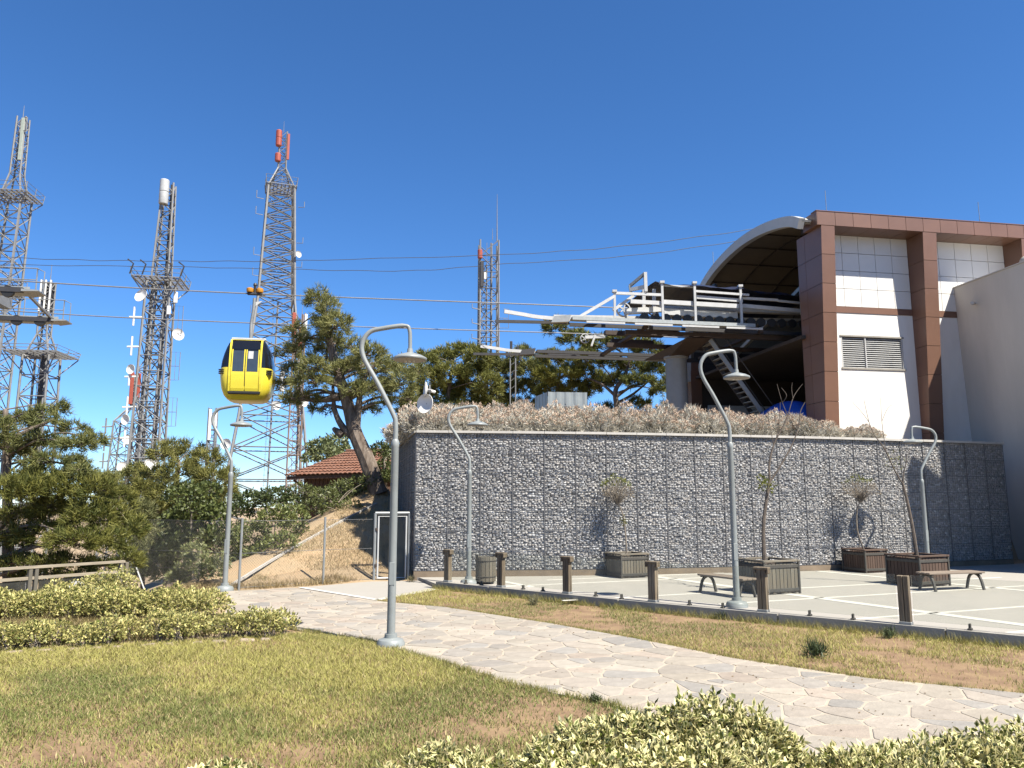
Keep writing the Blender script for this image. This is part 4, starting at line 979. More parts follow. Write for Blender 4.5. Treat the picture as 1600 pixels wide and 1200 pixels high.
lattice(tG, [(-4,.42,0,0,0),(12,.38,0,0,14)], .07, .04); panel(tG, (-.2,-.45,10.2), 3.2, .3); panel(tG, (.35,-.45,10.8), 1.6, .25); platform(tG, 7.6, .7, 0, 0, .6)
tH = thing('lattice_mast', 'lattice mast with a long whip rising behind the pine trees', 'antenna mast', (-2.35,75,0), .12)
lattice(tH, [(0,.98,0,0,0),(28.2,.92,0,0,17)], .09, .05); lattice(tH, [(0,.35,-.5,0,0),(26,.3,-.5,0,22)], .05, .04, M_tower, ladder=False)
MB().lathe((-.95,-1,26.2), [(.2,0),(.24,.05),(.24,.85),(.2,.9)], 10).build('drum_antenna', M_red, tH); panel(tH, (-.75,-1.05,24.6), 2.6, .35, M_dark); panel(tH, (-.45,-1.1,24.4), .7, .25, M_dish)
MB().tube([(.75,-.9,28),(.75,-.9,33)], [.06,.02], 5).build('whip_antenna', M_tower, tH); whip(tH, .3, -.9, 28.2, 1.2)
for z in (21,19.5,18): MB().tube([(-.95,-1,z),(-1.7,-1.2,z+.1),(-1.7,-1.2,z+.5)], .05, 5).build('side_antenna', M_tower, tH)
for z in (20.2,19.2): MB().tube([(.95,-1,z),(1.9,-1.1,z),(1.9,-1.1,z+.9),(1.4,-1.1,z+.9)], .03, 5).build('side_antenna', M_tower, tH)
tI = thing('slender_mast', 'slender dark mast with small antennas among the pines', 'antenna mast', (.05,46,4.3))
for s in (-.16,.16): MB().tube([(s,0,0),(s,0,7.0)], .04, 6).build('pole', M_tower, tI)
m = MB()
for k in range(14): m.tube([(-.16,0,.4+k*.48),(.16,0,.64+k*.48)], .02, 4)
m.build('bracing', M_tower, tI)
for x, z in ((-.35,6.9),(.3,7.1),(-.1,7.4),(.45,6.7)): MB().box((x,-.1,z), (.16,.12,.5), 0, .03).build('panel_antenna', M_dark, tI)
MB().tube([(-.4,-.1,6.8),(.5,-.1,6.8)], .03, 5).build('crossbar', M_tower, tI)

# two dishes on a stake at the wall's corner
ds = thing('dish_antenna', 'two small white round dishes on a stake at the corner of the gabion wall', 'antenna', (-2.62,24.35,ZT))
MB().tube([(0,0,0),(0,0,1.60)], .025, 8).build('stake', M_galv, ds); MB().box((.02,.05,.28), (.10,.10,.22), 0, .02).build('box', M_dark, ds)
for z, r in ((1.42,.25),(.98,.31)):
    o = dish(ds, (-.08,-.12,z), r, (-1,-.25,.1) if z > 1.2 else (-.6,-1,.05)); 
MB().tube([(-.06,-.1,1.42),(.16,.06,1.38)], .05, 8).build('feed', M_dish, ds, None, True)

# corrugated enclosure
cb = thing('corrugated_shed', 'small pale corrugated metal enclosure among the terrace shrubs', 'shed', (1.75,31,4.7), .0); 
C0, C1, C2 = Vector((1.45,31.0)), Vector((3.05,31.2)), Vector((1.0,32.4))
def corr(a, b, z0, z1, name):
    m = MB(); n = int((b-a).length/.09); d = (b-a).normalized(); nn = Vector((d.y,-d.x)); vs = []
    for i in range(n+1):
        p = a+(b-a)*(i/n)+nn*(.028 if (i%4) in (0,1) else 0); vs += [(p.x,p.y,z0),(p.x,p.y,z1),(p.x-nn.x*.012,p.y-nn.y*.012,z0),(p.x-nn.x*.012,p.y-nn.y*.012,z1)]
    fs = []
    for i in range(n): k_ = i*4; fs += [(k_,k_+4,k_+5,k_+1),(k_+2,k_+3,k_+7,k_+6),(k_+1,k_+5,k_+7,k_+3)]
    m.add(vs, fs).build(name, M_corr, cb, cb.location)
corr(C0, C1, 4.7, 6.72, 'front_sheet'); corr(C2, C0, 4.7, 6.72, 'side_sheet')
corr(C1, C1+(C2-C0), 4.7, 6.72, 'side_sheet'); corr(C1+(C2-C0), C2, 4.7, 6.72, 'rear_sheet')
for x0, x1, z in ((.1,.72,6.15),(.78,1.4,6.15)): MB().beam((C0.x+x0,C0.y-.05+x0*.12,z), (C0.x+x1,C0.y-.05+x1*.12,z), .03,.04).build('door_bar', M_galv, cb, cb.location)
MB().beam((C0.x+.75,C0.y+.03,5.4), (C0.x+.75,C0.y+.03,6.3), .03,.04,(1,0,0)).build('door_bar', M_galv, cb, cb.location)

# ------------------------------------------------------------------ hut with tiled roof
ht = thing('wooden_hut', 'dark wooden hut with a red tiled roof on the slope', 'hut', (-8.6,40,2.4)); HO = Vector(ht.location)
def hp(mb, name, m, parent=None): return mb.build(name, m, parent or ht, HO)
def HX(x, y, z): return Vector((x,y,z))
# footprint
ax = Vector((.93,-.37,0)); ay = Vector((.37,.93,0)); hc = Vector((-11.2,40.6,0))
def H(a, b, z): p = hc+ax*a+ay*b; return Vector((p.x,p.y,z))
hw = MB().hexa([H(.3,.2,1.2),H(5.2,.2,1.2),H(5.2,4.2,1.2),H(.3,4.2,1.2),H(.3,.2,3.75),H(5.2,.2,3.95),H(5.2,4.2,3.95),H(.3,4.2,3.75)]); hwall = hp(hw, 'wall', M_hut)
for i in range(20): hp(MB().hexa([H(.32+i*.244,.14,1.2),H(.32+i*.244+.22,.14,1.2),H(.32+i*.244+.22,.19,1.2),H(.32+i*.244,.19,1.2),H(.32+i*.244,.14,3.55),H(.32+i*.244+.22,.14,3.55),H(.32+i*.244+.22,.19,3.55),H(.32+i*.244,.19,3.55)]), 'board', M_hut, hwall)
for a in (1.3,2.5,3.4): hp(MB().hexa([H(a,.06,2.0),H(a+.5,.06,2.0),H(a+.5,.13,2.0),H(a,.13,2.0),H(a,.06,3.0),H(a+.5,.06,3.0),H(a+.5,.13,3.0),H(a,.13,3.0)]), 'window', M_blackg)
def roof_plane(p00, p10, p11, p01, nt_, nr, name):
    """rows of half-round clay tiles; p00-p10 along the eave"""
    mb = MB(); up = (Vector(p10)-Vector(p00)).cross(Vector(p01)-Vector(p00)).normalized()
    vs = []; cols = nt_*4
    for r in range(nr):
        for e in (0,1):
            f = (r+e)/nr; a = Vector(p00).lerp(Vector(p01), f); b = Vector(p10).lerp(Vector(p11), f)
            for i in range(cols+1):
                vs.append(a.lerp(b, i/cols)+up*(.05*abs(math.sin(i/4*math.pi))+(.05 if e == 0 else .0)+random.uniform(-.008,.008)))
    fs = []
    for r in range(nr*2-1):
        for i in range(cols): fs.append((r*(cols+1)+i, r*(cols+1)+i+1, (r+1)*(cols+1)+i+1, (r+1)*(cols+1)+i))
    o = hp(mb.add(vs, fs), name, M_tile); md = o.modifiers.new('thick','SOLIDIFY'); md.thickness = .04; return o
roof_plane(H(-.4,-.5,3.65), H(5.6,-.5,3.72), H(4.6,2.2,5.0), H(1.6,2.2,5.0), 22, 9, 'roof')
roof_plane(H(5.6,-.5,3.72), H(5.6,4.9,3.72), H(4.6,2.3,5.0), H(4.6,2.2,5.0), 16, 9, 'roof')
roof_plane(H(5.6,4.9,3.72), H(-.4,4.9,3.65), H(1.6,2.2,5.0), H(4.6,2.2,5.0), 22, 9, 'roof'); roof_plane(H(-.4,4.9,3.65), H(-.4,-.5,3.65), H(1.6,2.2,5.0), H(1.6,2.25,5.0), 16, 9, 'roof')
hp(MB().tube([H(1.5,2.2,5.05),H(4.7,2.2,5.05)], .11, 8), 'ridge', M_tile)
hp(MB().beam(H(-.3,-.45,3.55), H(5.5,-.45,3.62), .05,.16), 'eave_board', M_hut); hp(MB().beam(H(0,-.3,3.45), H(.6,.2,2.9), .08,.1), 'bracket', M_hut)

# ------------------------------------------------------------------ chain link fence, gate, viewing rail
def chain(mb, a, b, z0a, z0b, h, p=.075, r=.0017):
    a = Vector(a); b = Vector(b); L_ = (b-a).length; n = int((L_+h)/p)
    for i in range(n):
        s = i*p-h
        for sg in (1,-1):
            s0, s1 = s, s+h; t0, t1 = 0, 1
            if s0 < 0: t0 = -s0/h
            if s1 > L_: t1 = (L_-s0)/h
            if t1 <= t0: continue
            def P(t):
                q_ = a.lerp(b, (s0+h*t)/L_); zz = z0a+(z0b-z0a)*((s0+h*t)/L_); w_ = t if sg > 0 else 1-t; return Vector((q_.x,q_.y,zz+h*w_))
            mb.tube([P(t0),P(t1)], r, 3, False)
fe = thing('chain_link_fence', 'galvanised chain link fence along the foot of the dry slope', 'fence', (-7.3,21.1,0)); FO = Vector(fe.location)
FP = [(-11.3,23.0),(-7.25,21.1),(-5.4,22.7),(-4.15,23.40)]
for i, p in enumerate(FP[:3]):
    z = float(tz(*p)) if i == 0 else 0; z = max(z, -.25); p_ = MB().tube([(p[0],p[1],z-.2),(p[0],p[1],1.88)], .034, 8).build('post', M_galv, fe, FO, True)
MB().tube([(-11.25,22.98,1.2),(-10.4,22.55,-.2)], .026, 6).build('brace', M_galv, fe, FO); MB().tube([(-11.3,23.05,1.2),(-12.2,23.4,-.6)], .026, 6).build('brace', M_galv, fe, FO)
for a, b in zip(FP[:-1], FP[1:]):
    m = MB(); chain(m, (*a,0), (*b,0), .04, .04, 1.76); 
    for z in (.06,.95,1.80): m.tube([(*a,z),(*b,z)], .006, 4)
    m.build('chain_link', M_chain, fe, FO)
gt = thing('chain_link_gate', 'grey framed chain link gate beside the corner of the gabion wall', 'gate', (-4.1,23.42,0)); GO = Vector(gt.location)
ga, gb_ = Vector((-4.08,23.42)), Vector((-3.10,23.72))
for p, nm in ((ga,'post'),(gb_,'post')): MB().tube([(p.x,p.y,-.1),(p.x,p.y,1.98)], .045, 10).build(nm, M_galv, gt, GO, True)
MB().tube([(ga.x,ga.y,1.98),(gb_.x,gb_.y,1.98)], .045, 10).build('top_bar', M_galv, gt, GO, True)
d_ = (gb_-ga).normalized(); a2 = ga+d_*.10; b2 = gb_-d_*.09
lf = MB().tube([(a2.x,a2.y,.08),(b2.x,b2.y,.08),(b2.x,b2.y,1.88),(a2.x,a2.y,1.88),(a2.x,a2.y,.07)], .028, 8).build('leaf_frame', M_white, gt, GO, True)
m = MB(); chain(m, (a2.x,a2.y,0), (b2.x,b2.y,0), .1, .1, 1.76, .07, .0022); m.build('chain_link', M_chain, lf, GO)
for z in (.45,1.5): MB().box((ga.x+.05,ga.y-.03,z), (.07,.05,.10), .2, .01).build('hinge', M_rust, gt, GO)
# slope curb
cp = [(-7.75,21.75),(-7.0,24.4),(-6.0,27.0),(-5.05,29.2)]
cs = spline([(*p,float(tz(*p))+.02) for p in cp], 5); m = MB()
for a, b in zip(cs[:-1], cs[1:]): m.beam(a, b, .06,.07)
sk = m.build('slope_curb', M_cope, None, cs[0]); sk.location = cs[0]; tag(sk, 'thin pale concrete curb climbing the dry slope', 'kerb')
rl = thing('viewing_rail', 'pale wooden railing with smoked panes and a small white sticker at the left', 'railing', (-10.4,16.2,0)); RO = Vector(rl.location)
R0, R1 = Vector((-12.3,13.6)), Vector((-9.0,18.35)); Rm = Vector((-10.12,16.75))
for p in (R0.lerp(Rm,.0), R0.lerp(Rm,.5), Rm, R1):
    for s in (-.06,.06):
        d_ = (R1-R0).normalized()*s; MB().box((p.x+d_.x,p.y+d_.y,.42), (.075,.10,1.0), .96, .008).build('post', M_woodg, rl, RO)
M_rail = mat('pale_rail_wood', (.36,.31,.23), .8, .2, 8, .3, 30, stretch=(.3,.3,4))
for a, b in ((R0,Rm),(Rm,R1)):
    MB().beam((a.x,a.y,.945), (b.x,b.y,.945), .12,.05).build('top_rail', M_rail, rl, RO); MB().beam((a.x,a.y,.72), (b.x,b.y,.72), .06,.06).build('mid_rail', M_rail, rl, RO)
    d_ = (b-a).normalized(); a2 = a+d_*.13; b2 = b-d_*.13
    MB().beam((a2.x,a2.y,.36), (b2.x,b2.y,.36), .012,.62).build('pane', M_glassd, rl, RO)
c = Rm.lerp(R1, .47); d_ = (R1-Rm).normalized(); nn = Vector((d_.y,-d_.x))*.012
cl = []
for a in np.linspace(0, math.pi, 17): cl.append((.17*math.cos(a), .085*abs(math.sin(a))**.6*(1+.18*math.cos(a*3)), ))
pts = [(c.x+nn.x+d_.x*x, c.y+nn.y+d_.y*x, .50+z) for x, z in cl]+[(c.x+nn.x-d_.x*.17, c.y+nn.y-d_.y*.17, .43),(c.x+nn.x+d_.x*.17, c.y+nn.y+d_.y*.17, .43)]
MB().slab(pts, (nn.x*.3,nn.y*.3,0)).build('sticker', M_white, rl, RO)

# ------------------------------------------------------------------ foliage builders
def tufts(C, Dv, k, L_, W_, ca, cb, spread=.9, tone=None):
    """k thin blades fanning out of every point of C around direction Dv"""
    n = len(C); Cr = np.repeat(C, k, 0); Dr = np.repeat(Dv, k, 0)
    d = unit(Dr + RNG.normal(size=(n*k,3))*spread*.62); ln = L_*RNG.uniform(.6,1.15,(n*k,1))
    s = unit(np.cross(d, RNG.normal(size=(n*k,3))))*(W_/2)
    b = Cr + RNG.normal(size=(n*k,3))*L_*.22
    V = np.stack([b-s, b+s, b+d*ln], 1).reshape(-1,3); T = np.arange(n*k*3).reshape(-1,3)
    f = (RNG.random((n,1)) if tone is None else tone.reshape(-1,1)); f = np.clip(np.repeat(f, k, 0)+RNG.normal(size=(n*k,1))*.14, 0, 1)
    col = np.array(ca)*(1-f)+np.array(cb)*f
    return V, T, np.repeat(col, 3, 0)
def leaves(C, Dv, L_, W_, ca, cb, flop=.8):
    n = len(C); d = unit(Dv + RNG.normal(size=(n,3))*flop); ln = L_*RNG.uniform(.6,1.2,(n,1)); s = unit(np.cross(d, RNG.normal(size=(n,3))))*W_*RNG.uniform(.7,1.2,(n,1))/2
    m = C+d*ln*.5; V = np.stack([C, m+s, C+d*ln, m-s], 1).reshape(-1,3); T = np.arange(n*4).reshape(-1,4)
    f = RNG.random((n,1)); col = np.array(ca)*(1-f)+np.array(cb)*f; return V, T, np.repeat(col, 4, 0)
def var_leaves(C, Dv, L_, W_, flop=.7):
    """variegated leaf, folded along its midrib; attribute: r = margin, g = tone, b = hue shift"""
    n = len(C); d = unit(Dv + RNG.normal(size=(n,3))*flop); ln = L_*RNG.uniform(.45,1.2,(n,1)); nn = unit(RNG.normal(size=(n,3))+np.array([0,-.3,.9])); s = unit(np.cross(d, nn)); up = np.cross(s, d)
    w = W_*RNG.uniform(.75,1.2,(n,1))/2; m = C+d*ln*.52-up*w*.35
    V = np.stack([C, C+d*ln*.45+s*w, C+d*ln, C+d*ln*.45-s*w, m], 1).reshape(-1,3); B = (np.arange(n)*5)[:,None]
    T = np.concatenate([B+np.array([0,1,4]), B+np.array([1,2,4]), B+np.array([2,3,4]), B+np.array([3,0,4])])
    g = RNG.uniform(.72,1.22,(n,1)); h = RNG.random((n,1)); r = np.tile(np.array([.35,1,.9,1,0]), (n,1)); full = RNG.random(n) < .25; r[full,4] = .8; r[full,0] = .8
    gr = RNG.random(n) < .10; r[gr] *= .35
    col = np.stack([r.ravel(), np.repeat(g,5), np.repeat(h,5)], 1); return V, T, col
def merge(parts):
    Vs, Ts, Cs, k = [], [], [], 0
    for V, T, c in parts: Vs.append(V); Ts.append(T+k); Cs.append(c); k += len(V)
    return np.concatenate(Vs), np.concatenate(Ts), np.concatenate(Cs)
def shell_pts(c, r, n, lo=.55, flat=-.5):
    d = rnd_dirs(n); d = d[d[:,2] > flat]; rad = RNG.uniform(lo**3, 1, (len(d),1))**(1/3)
    lump = 1+.16*np.sin(d[:,:1]*5+c[0]*3)*np.cos(d[:,2:]*6+c[2]*2)
    return np.array(c)+d*np.array(r)*rad*lump, unit(d/np.array(r))
PINE_A, PINE_B = (.07,.088,.026), (.175,.19,.06)
TREE_GAIN = 1.6
def tree(name, label, d, trunk, blobs, base=None, kind='pine', r0=.16, L_=.24, W_=.022, dens=1.0, limbs=(), ca=PINE_A, cb=PINE_B, group=None, depth=1.0, k=22, twigs=9, cat='tree', bark=None):
    """trunk / limbs / blobs are survey measurements (u, v [, ru, rv]) at distance d; each blob is a real clump with its own depth"""
    sc = d/FPX*1.03; tp = [D(u, v, d) for u, v in trunk]
    if base is None: g = tp[0]
    else:
        g = tp[0].copy(); g.z = float(tz(g.x, g.y))-.15
        if g.z < tp[0].z: tp = [g]+tp
    t = thing(name, label, cat, g, 0, group); off = Vector(g)
    loc = [p-off for p in tp]; s_ = spline(loc, 6); n = len(s_)
    tr = MB(); tr.tube(s_, [r0*(1-.72*i/(n-1)) for i in range(n)], 9)
    br = MB()
    for lm in limbs:
        ls = spline([D(*(p[:2]), d+(p[2] if len(p) > 2 else 0))-off for p in lm], 5); br.tube(ls, [r0*.5*(1-.7*i/(len(ls)-1)) for i in range(len(ls))], 7)
    P = []; ca = tuple(q*TREE_GAIN for q in ca); cb = tuple(q*TREE_GAIN for q in cb)
    for b in blobs:
        u, v, ru, rv = b[:4]; dd = d+(b[4] if len(b) > 4 else random.uniform(-1,1)*depth*1.4)
        c = D(u, v, dd)-off; r = (ru*sc, max(.5*(ru+rv)*sc*1.05, .4)*depth**.5, rv*sc)
        area = (r[0]*r[1]+r[0]*r[2]+r[1]*r[2])/3*12.6; nt_ = int(dens*area*(21 if kind == 'pine' else 130)*(.24/L_)**1.2)+8
        # limb from the trunk to the clump, then twigs
        j = min(range(n), key=lambda i: (s_[i]-c).length + max(0, s_[i].z-c.z)*1.2 - .25*i/n); a = s_[j]; mid = a.lerp(c, .55)+Vector((random.uniform(-.15,.15),random.uniform(-.15,.15),.12*(c-a).length))
        ls = spline([a, mid, c], 5); rb = max(.018, r0*.30*(1-.6*j/n)); br.tube(ls, [rb*(1-.6*i/(len(ls)-1)) for i in range(len(ls))], 6)
        C, O = shell_pts(tuple(c), r, nt_)
        for q_ in C[:twigs]: 
            qv = Vector(q_); br.tube([c.lerp(a, .2), c.lerp(qv, .5)+Vector((0,0,.05)), qv], [rb*.35, rb*.22, .006], 4, False)
        if kind == 'pine': P.append(tufts(C, unit(O+np.array([0,0,.45])), k, L_, W_*1.25, ca, cb, .95))
        else: P.append(leaves(C, unit(O+np.array([0,0,.2])), L_, W_, ca, cb))
    V, T, c_ = merge(P); cr = link('crown', np_mesh('crown', V, T, M_needle if kind == 'pine' else M_leaf, c_), t)
    tb = tr.build('trunk', bark or M_bark, t, None, True)
    if br.v: br.build('branches', bark or M_bark, t, None, True)
    return t
G1 = 'pines beyond the railing'; G2 = 'pines behind the terrace'
tree('pine_tree', 'large leaning pine with a forked trunk on the dry slope by the hut', 30.3, [(592,772),(575,722),(556,678),(546,640),(534,600),(522,560),(512,520),(505,480)],
     [(497,470,20,20),(512,488,22,24),(525,512,24,22),(500,512,16,14),(462,515,22,13,2),(474,535,22,14,1),(452,552,22,16,2.5),(462,580,26,15,2),(444,602,16,12,2.5),(484,598,32,14),(508,560,26,20),(545,545,30,20),(540,580,30,20),(580,555,26,18),(600,580,30,20),(585,608,34,16),(628,600,20,24),(612,630,20,10),(470,622,34,9),(500,640,20,8),(456,628,18,7,2),(556,610,22,12),(575,640,16,9),(655,585,14,18),(640,625,12,14),(560,575,26,16),(515,535,22,18),(490,575,22,14),(620,572,20,16),(600,605,24,14),(535,620,20,9)],
     r0=.36, limbs=[[(560,690),(536,668),(523,640),(520,600)],[(556,678),(560,640),(566,600),(585,570)],[(535,680),(524,672),(521,668)],[(534,600),(500,590),(460,590)],[(530,620),(500,625),(455,622)]], dens=1.0, k=18, L_=.26, W_=.025, ca=(.082,.092,.03), cb=(.20,.195,.07))
tree('pine_tree', 'pine at the far left whose upper branches reach over the railing', 22, [(14,930),(12,830),(11,740),(9,670),(8,640)],
     [(28,660,34,18),(66,655,26,16),(95,640,13,10),(112,672,26,13),(145,690,20,12),(118,697,30,11),(60,690,34,14),(10,700,28,18),(-20,670,34,26),(75,722,36,10),(118,722,14,9),(40,712,30,10),(128,735,10,6)], base=1, r0=.20, limbs=[[(11,700),(60,692),(110,690),(140,692)],[(10,690),(40,675),(85,655)]], group=G1, ca=(.07,.085,.025), cb=(.165,.165,.055), L_=.20, W_=.02, k=24)
tree('pine_tree', 'low dense pine with reddish boughs directly behind the wooden railing', 21.3, [(-40,940),(-20,860),(10,810),(60,785),(110,770)],
     [(20,770,40,22),(62,765,38,22),(105,762,36,22),(145,770,32,22),(30,810,36,16),(95,800,40,22),(140,808,36,24),(178,810,28,26),(60,835,46,18),(120,845,44,20),(170,850,30,20),(20,850,36,14),(30,880,36,12),(60,900,40,10),(140,905,40,10),(0,830,30,16),(75,795,30,16),(60,745,36,14),(120,742,34,14),(95,880,46,12),(160,885,34,12),(190,780,20,18),(210,830,16,20),(200,880,16,16)], base=1, r0=.20, limbs=[[(-20,820),(30,795),(75,780)],[(-20,880),(20,865),(58,850)]], group=G1, ca=(.05,.062,.014), cb=(.155,.15,.035), dens=1.15, L_=.20, W_=.02, k=24)
tree('pine_tree', 'yellowish pine below the thin distant mast, left of the fence posts', 31, [(262,930),(268,820),(275,760),(280,720)],
     [(252,712,18,14),(270,700,14,12),(296,708,24,18),(322,722,28,18),(240,745,26,18),(282,738,32,20),(330,752,30,20),(225,770,24,18),(262,775,30,20),(308,772,34,20),(352,775,22,16),(358,745,12,12),(245,800,34,18),(330,800,30,18),(290,815,30,22)], base=1, r0=.2, group=G1, ca=(.085,.09,.022), cb=(.20,.19,.055), L_=.27, W_=.025)
tree('broadleaf_tree', 'dark green broadleaf tree behind the left part of the fence', 27, [(295,930),(298,850),(300,800)],
     [(290,775,28,18),(320,770,24,16),(302,800,36,20),(335,805,22,20),(275,815,22,20),(310,835,34,18),(345,840,22,22),(270,850,22,22)], base=1, kind='leaf', r0=.13, L_=.15, W_=.09, ca=(.045,.06,.018), cb=(.10,.12,.035), bark=M_twig)
tree('pine_tree', 'small grey green pine showing between the masts and the fence', 29, [(222,940),(224,870),(226,830)],
     [(218,800,22,18),(236,835,26,22),(222,868,28,24),(250,880,26,22),(255,845,20,20),(205,850,18,24)], base=1, r0=.12, group=G1, L_=.26, W_=.025, ca=(.08,.09,.035), cb=(.17,.17,.075))
tree('pine_tree', 'light green pine crown filling the gap under the dipole mast', 33, [(190,930),(188,850),(186,790)],
     [(170,752,22,14),(196,748,20,14),(214,738,16,12),(182,776,28,18),(215,772,24,18),(170,805,28,18),(205,810,28,20),(232,806,20,18),(190,840,30,20)], base=1, r0=.15, group=G1, ca=(.085,.095,.03), cb=(.18,.18,.06), L_=.28, W_=.027)
def bush(label, d, blobs, ca, cb, L_=.13, W_=.07, dens=1.0, name='bush', vz=0):
    u = sum(b[0] for b in blobs)/len(blobs); v = max(b[1]+b[3] for b in blobs); return tree(name, label, d, [(u, v+4), (u, v-8), (u+2, v-20)], blobs, kind='leaf', r0=.05, L_=L_, W_=W_, ca=ca, cb=cb, dens=dens, cat='shrub', bark=M_twig, depth=.8, base=1)
bush('pale green willowy shrub behind the fence near the left lamp', 22.4, [(290,895,22,16),(312,885,24,20),(330,893,20,20),(305,865,22,16),(345,880,12,16),(275,905,16,14)], (.10,.115,.045), (.20,.21,.09), .12, .04, 1.3)
bush('olive thicket behind the fence between the two lower pines', 26.5, [(245,880,26,18),(272,868,26,20),(300,850,26,18),(330,848,24,20),(355,858,20,22),(372,835,18,20),(225,895,22,14),(260,900,26,12)], (.06,.07,.025), (.14,.15,.055), .14, .06, 1.0)
bush('large bright green bush climbing beside the curb of the slope', 25.5, [(395,840,30,24),(430,815,32,24),(458,812,22,24),(410,865,26,16),(440,848,26,14),(380,872,20,18),(470,835,14,14)], (.062,.08,.022), (.155,.17,.052), .14, .055, 1.2)
bush('dark rounded bush in front of the hut at its left end', 30, [(395,785,30,16),(430,778,28,16),(455,788,22,14),(375,800,22,14)], (.028,.042,.014), (.065,.085,.026), .14, .07, 1.2)
bush('leafy oleander like bush growing below the eave of the hut', 29.5, [(470,770,18,14),(488,776,18,16),(508,780,22,18),(535,768,24,20),(560,762,24,18),(580,752,16,14),(490,796,18,12),(545,792,18,10),(520,800,16,10)], (.05,.065,.02), (.13,.145,.05), .15, .045, 1.2)
tree('broadleaf_tree', 'grey green round tree behind the hut roof', 50, [(512,760),(512,720),(510,700)], [(500,700,20,14),(525,695,18,16),(512,712,26,14),(535,710,16,12),(485,716,14,8)], kind='leaf', r0=.15, L_=.26, W_=.13, ca=(.085,.105,.045), cb=(.16,.18,.08), bark=M_twig)
tree('broadleaf_tree', 'dark tree between the leaning pine and the gabion wall', 36, [(602,780),(602,740),(600,720)], [(595,705,14,14),(612,712,16,18),(600,735,18,14),(615,745,14,16),(590,748,14,10)], kind='leaf', r0=.12, L_=.17, W_=.09, ca=(.035,.05,.016), cb=(.085,.10,.03), bark=M_twig)
tree('pine_tree', 'broad olive green tree left of centre behind the terrace shrubs', 52, [(702,680),(700,630),(704,590),(708,565)],
     [(664,562,18,12),(690,560,20,16),(720,552,24,16),(746,558,20,16),(672,592,24,18),(706,584,30,18),(742,584,26,18),(768,572,18,16),(654,620,24,20),(640,640,18,16),(690,616,32,18),(730,614,32,18),(764,604,20,20),(712,640,34,16),(668,645,28,14),(755,636,26,16)], r0=.2, group=G2, L_=.36, W_=.045, ca=(.075,.085,.02), cb=(.165,.165,.042), dens=1.0, k=20)
tree('pine_tree', 'thin open tree with dark branches beside the slender mast', 54, [(792,680),(795,630),(802,590),(812,555)],
     [(818,552,14,12),(800,578,18,14),(828,578,16,16),(790,604,18,16),(820,608,20,16),(842,600,16,18),(800,636,24,16),(832,640,24,16),(786,575,14,14),(808,560,14,12),(846,570,14,14),(780,620,16,16)], r0=.2, group=G2, L_=.36, W_=.04, ca=(.075,.085,.026), cb=(.155,.155,.05), dens=1.0)
tree('pine_tree', 'yellow green pine behind the corrugated enclosure', 51, [(872,680),(870,630),(872,600),(878,570)],
     [(862,560,20,12),(890,562,22,14),(850,586,18,14),(882,588,28,16),(910,582,18,14),(862,612,26,16),(900,612,24,16),(850,640,20,14),(925,606,14,14),(936,590,10,10)], r0=.2, group=G2, L_=.35, W_=.042, ca=(.08,.088,.018), cb=(.175,.17,.038))
tree('pine_tree', 'umbrella shaped dark pine just left of the round station pillar', 49, [(962,680),(964,640),(962,610),(975,590),(985,560)],
     [(868,512,20,14),(900,530,26,14),(936,540,28,14),(975,535,28,14),(1012,545,24,14),(955,568,24,11),(990,575,26,12),(1020,578,22,10),(965,594,22,10),(1000,596,26,9),(1035,560,14,12),(998,632,18,10),(940,600,14,9),(915,560,20,12),(1028,610,10,12),(950,640,16,8)], r0=.24, limbs=[[(963,620),(940,600),(915,590)],[(963,620),(985,605),(1010,598)],[(964,630),(990,615),(1020,590)]], group=G2, L_=.35, W_=.042, ca=(.058,.07,.017), cb=(.15,.15,.036))
tree('pine_tree', 'dark sparse pine seen between the station pillar and the hall', 53, [(1078,680),(1080,630),(1082,590)], [(1074,570,12,16),(1088,600,12,18),(1070,625,10,14),(1085,640,14,12),(1045,600,8,18),(1040,640,12,12)], r0=.15, group=G2, L_=.35, W_=.042, ca=(.05,.06,.018), cb=(.12,.12,.035), dens=.7)

